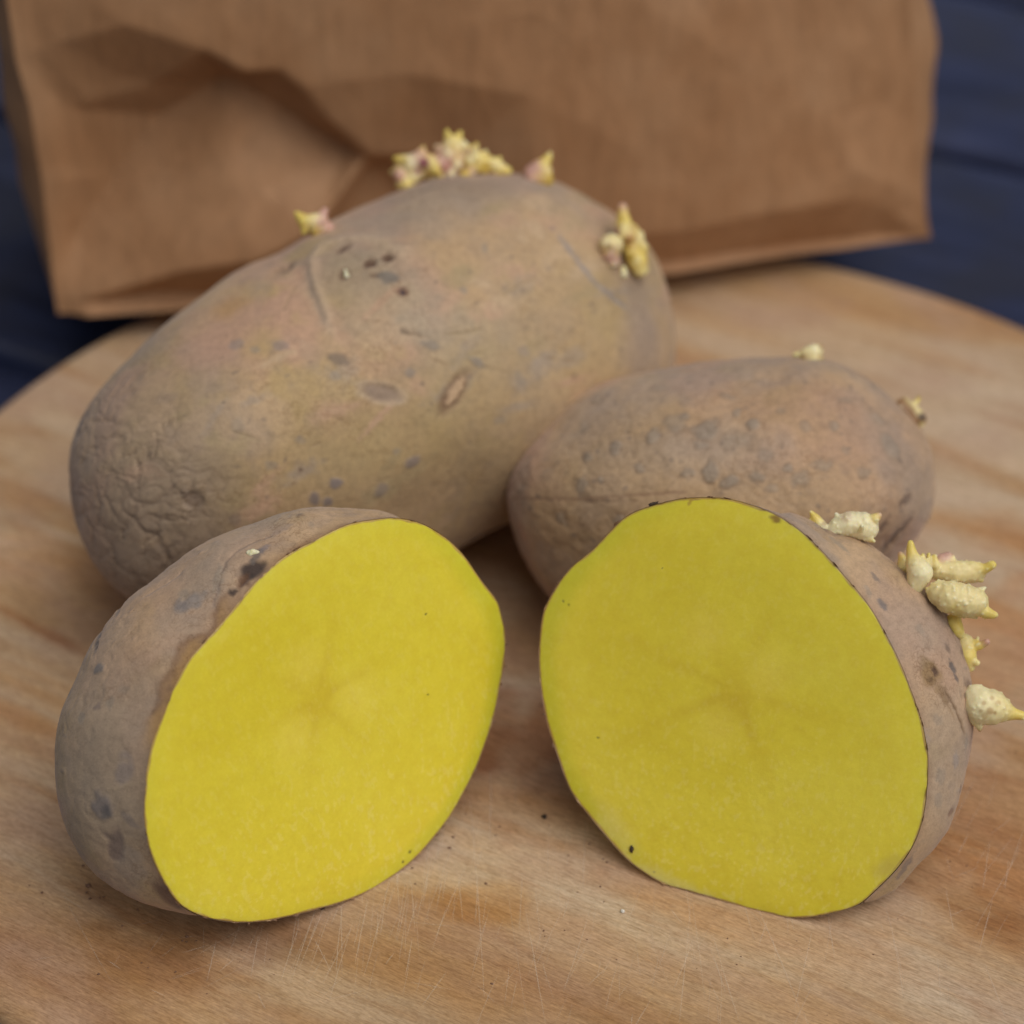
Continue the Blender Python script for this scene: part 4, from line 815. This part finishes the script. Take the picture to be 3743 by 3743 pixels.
# big potato
B = (big, pb)
def knobs(x0, y0, x1, y1, n, dz, r0, r1, sy, seed, cols=(CREAM, YEL, PALE, ROSE, GOLD)):
    g = np.random.default_rng(seed); out = []
    for k in range(n):
        t = g.uniform(0, 1); x = x0+(x1-x0)*t+g.normal(0, 1.5); y = y0+(y1-y0)*t+g.normal(0, sy); r = g.uniform(r0, r1); c = cols[int(g.integers(len(cols)))]; a = g.uniform(0, 6.3)
        dx, dy = math.cos(a)*r*1.3, -abs(math.sin(a))*r*1.6; out.append([(x, y, dz+g.normal(0, .06), r, c), (x+dx, y+dy, dz+g.normal(0, .06), r*.45, cols[int(g.integers(len(cols)))])])
    return out
sprout(*B, (470, 180), BIGS, knobs(400, 176, 500, 168, 30, .55, 3.0, 6.0, 4.5, 5)+knobs(440, 160, 480, 160, 12, .5, 3, 5, 6, 6)+[[(402, 160, .5, 5, YEL), (411, 164, .5, 9, PALE), (420, 160, .5, 9, ROSE), (428, 163, .5, 9, YEL)], [(400, 160, .5, 4.5, GOLD), (394.5, 158.5, .5, 2.2, YEL)], [(420, 156, .5, 6, ROSE), (423, 148, .5, 2.5, YEL)], [(430, 165, .4, 7, CREAM), (436, 170, .3, 5, YEL)],
                             [(444, 168, .6, 9, ROSE), (447, 158, .6, 11, ROSE), (452, 149, .6, 10.5, CREAM), (453, 143, .6, 8, YEL)], [(449, 140, .6, 5, YEL), (447, 131.5, .6, 2.6, YEL)], [(457, 140, .6, 5, YEL), (460.5, 132.5, .6, 2.4, YEL)], [(440, 150, .6, 5, ROSE), (436, 146, .6, 2)],
                             [(463, 165, .6, 9, ROSE), (473, 160, .6, 10, CREAM), (483, 163, .6, 9.5, YEL), (495, 166, .6, 7, CREAM), (508, 171, .6, 4, YEL)], [(474, 154, .6, 5, YEL), (476.5, 144.5, .6, 2.4, YEL)], [(483, 156, .6, 4), (486, 151, .6, 2)], [(497, 162, .6, 4, YEL), (500, 158, .6, 2, YEL)], [(407, 185, .5, 6.5, YEL), (402, 181, .5, 5, CREAM), (399, 186, .5, 3, YEL)], [(414, 178, .5, 5), (424, 172, .5, 4)]],
       CREAM, YEL, [(424, 163, 6, MAG, .9), (418, 172, 4, MAG, .7), (446, 167, 7, (.38, .13, .10), .85), (404, 161, 4, GOLD, .8), (453, 146, 4, GOLD, .5), (486, 166, 6, GOLD, .75), (471, 160, 5, PALE, .6), (476, 150, 3, GOLD, .5), (438, 175, 3, GOLD, .6)], 10, .022)
sprout(*B, (545, 185), BIGS, [[(533, 180, .15, 8, ROSE), (545, 180, .15, 8, GOLD)], [(531, 173, .2, 7, ROSE), (538, 168, .2, 7.5, ROSE), (544, 164, .2, 6, YEL), (548, 158, .2, 4, YEL), (550, 153.5, .2, 2.2, CREAM)], [(545, 172, .2, 7, CREAM)]], CREAM, YEL, [(530, 170, 4, ROSE, .6), (544, 165, 4, YEL, .6)], 4, .02)
sprout(*B, (325, 232), BIGS, [[(326, 229, .15, 8, ROSE), (318, 232, .15, 7, GOLD)], [(322, 223, .2, 7, ROSE), (314, 222, .2, 8, CREAM), (305, 222, .2, 7, YEL), (299, 216, .2, 4, YEL), (296, 213, .2, 2, YEL)], [(322, 216, .2, 5, ROSE), (325, 211, .2, 3.5, ROSE)], [(306, 227, .2, 5, YEL), (304, 232, .2, 3, YEL)]], CREAM, YEL, [(321, 222, 5, ROSE, .5)], 4, .02)
sprout(*B, (625, 245), BIGS, knobs(622, 228, 641, 268, 22, -.12, 3.2, 6, 5, 9, (CREAM, YEL, GOLD, (.52, .27, .07)))+[[(626, 235, -.12, 10, CREAM), (624, 224, -.05, 7.5, YEL), (623, 216, -.05, 5.5, YEL), (622.5, 207, -.05, 4.2, ROSE)], [(630, 232, -.05, 9, GOLD), (636, 240, -.05, 8, CREAM), (641, 234, 0, 3, PALE)], [(633, 250, -.1, 9, GOLD), (637, 260, -.1, 10, YEL), (640, 270, -.1, 7, CREAM)], [(642, 248, -.05, 6, CREAM)], [(645, 265, 0, 3, CREAM), (646, 270, 0, 3, CREAM)]],
       CREAM, YEL, [(616, 231, 4, MAG, .85), (628, 240, 4, (.35, .13, .04), .6), (631, 256, 4, GOLD, .7), (637, 261, 4, PALE, .5), (623, 218, 3, GOLD, .6), (633, 227, 4, (.5, .3, .1), .5)], 6, .02, -.22)
sprout(*B, (611, 248), BIGS, knobs(605, 240, 616, 260, 9, -.14, 3, 5, 3, 11, (CREAM, PALE, YEL))+[[(611, 246, -.12, 11, CREAM), (610, 254, -.12, 9, ROSE), (614, 261, -.1, 6, ROSE)], [(603, 243, -.1, 4, CREAM), (612, 238, -.12, 4.5, PALE), (619, 244, -.12, 4, PALE)]], CREAM, YEL, [(609, 246, 3.5, (.42, .27, .09), .8), (605, 252, 3, GOLD, .6), (613, 262, 3, (.5, .2, .16), .6)], 0, .02, -.12)
sprout(*B, (624, 274), BIGS, [[(623.5, 269, -.05, 3, CREAM), (624, 275, -.08, 3.2, PALE)]], CREAM, YEL, [], 0, .02)
sprout(*B, (345, 273), BIGS, [[(345.5, 271, -.01, 2.0, PALE)], [(346.5, 276, -.01, 2.6, PALE), (348, 276, -.01, 2.2)]], PALE, YEL, [], 0, .015)
# small potato
B = (small, ps)
sprout(*B, (812, 362), SMS, [[(806, 359, .2, 6, SBRN), (813, 359, .2, 7, CREAM), (818, 358, .2, 5, SBRN)], [(806, 354, .25, 6, CREAM), (813, 351, .25, 6.5, PALE), (819, 350, .25, 4.5, CREAM)], [(800, 354, .25, 3, CREAM), (795, 355, .25, 2.5, CREAM)], [(820, 347, .25, 2.5, SBRN)]], CREAM, YEL, [(822, 347, 3, SBRN, .8)], 3, .018)
sprout(*B, (905, 412), SMS, [[(900, 406, .1, 6, SBRN), (907, 412, .1, 7, SBRN), (913, 420, .1, 6, SBRN)], [(903, 403, .15, 5, SBRN), (910, 407, .15, 5.5, CREAM), (916, 413, .15, 5.5, CREAM), (922, 419, .15, 4.5, SBRN), (921, 425, .15, 3, CREAM)], [(914, 405, .15, 3, CREAM), (918, 400, .15, 2, YEL), (919.5, 396, .15, 1.2, SBRN)], [(907, 401, .15, 2.5), (904, 398, .15, 1.4)]], CREAM, YEL, [(922, 417, 4.5, (.09, .05, .035), .9), (906, 410, 4, SBRN, .7), (902, 400, 3, SBRN, .7)], 3, .018)
# left half
sprout(rootL, baseL, (252, 553), SL_, [[(249, 553, 0, 3, PALE)], [(253, 552, -.02, 3.2, PALE), (257, 553, -.02, 2.6, PALE)], [(251, 556, -.02, 2.2, PALE)]], (.70, .70, .58), YEL, [], 6, .014)

# ================================================================== crumbs
def crumb(name, x, y, r, mat, label, cat, surf=None, z=0.0, flat=.5, group=None, seed=0, stretch=(1, 1)):
    if surf is not None:
        i = surf.pick(x, y); p = surf.V[i]; n = surf.N[i]
    else: p = at_z(x, y, z); n = np.array([0, 0, 1.0])
    k = depth(p)/F_PX*r; t1 = np.cross(n, [0, .3, 1]) if abs(n[2]) < .9 else np.array([1.0, 0, 0]); t1 /= np.linalg.norm(t1); t2 = np.cross(n, t1)
    d = IV*(1+.45*fbm(IV*1.7+seed, 3, seed))[:, None]
    V = p+n*k*flat*.7+k*(np.outer(d[:, 0]*stretch[0], t1)+np.outer(d[:, 1]*stretch[1], t2)+np.outer(d[:, 2]*flat, n))
    o = mesh(name, V, None, mat, None, p, tris=IT, smooth=False); o['label'] = label; o['category'] = cat
    if group: o['group'] = group
    return o
crumb('soil_crumb', 632, 849, 2.8, M_SOIL, 'dark soil crumb stuck low on the yellow cut face of the right half', 'soil crumb', FR_, seed=3, stretch=(.8, 1.3))
crumb('soil_crumb', 652, 505.5, 4.2, M_SOIL, 'dark oblong soil crumb at the top rim of the right cut half', 'soil crumb', SR_, seed=8, flat=.45, stretch=(1.6, .7))
crumb('soil_crumb', 322, 908, 3.6, M_SOIL, 'dark reddish crumb on the board just under the left cut half', 'soil crumb', seed=5)
crumb('soil_crumb', 544, 817, 3.0, M_SOIL, 'dark round crumb on the board between the two cut halves', 'soil crumb', seed=6)
crumb('starch_crumb', 622.6, 911.7, 2.0, M_STARCH, 'tiny white crumb on the board below the right cut half', 'crumb', seed=9, flat=.8)
fl = crumb('soil_flake', 835, 525.5, 6.5, mat_plain('flake', (.15, .085, .055)), 'brown dry flake between the upper sprouts of the right half', 'flake', SR_, seed=12, flat=.9, stretch=(1.2, .5))
# scattered specks of soil nobody could count
dv, dt, o = [], [], 0; IV0, IT0 = ico(1)
for (cx, cy, sx, sy, n, s) in [(110, 900, 45, 20, 16, 1.2), (200, 950, 60, 30, 22, 1.1), (80, 850, 40, 40, 6, 1.2), (500, 720, 25, 30, 6, 1.4), (720, 950, 120, 40, 16, 1.0), (960, 880, 50, 60, 14, 1.1), (450, 960, 120, 40, 14, .9), (560, 820, 40, 50, 10, 1.1), (512, 700, 600, 400, 16, .8), (470, 860, 30, 30, 6, 1.4)]:
    for _ in range(n):
        x, y = cx+rng.normal(0, sx), cy+rng.normal(0, sy); p = at_z(x, y)
        if np.hypot(*(p-BC)[:2]) > 10.8: continue
        k = depth(p)/F_PX*s*rng.lognormal(0, .35); v = IV0*(1+.4*fbm(IV0*2+x, 2, 1))[:, None]*[k, k*rng.uniform(.6, 1), k*.35]+p+[0, 0, k*.2]; dv.append(v); dt.append(IT0+o); o += len(IV0)
sp = mesh('soil_specks', np.vstack(dv), None, mat_plain('speck', (.20, .11, .07)), None, BC, tris=np.vstack(dt), smooth=False)
sp['kind'] = 'stuff'; sp['label'] = 'fine brown soil specks scattered over the cutting board'; sp['category'] = 'soil'
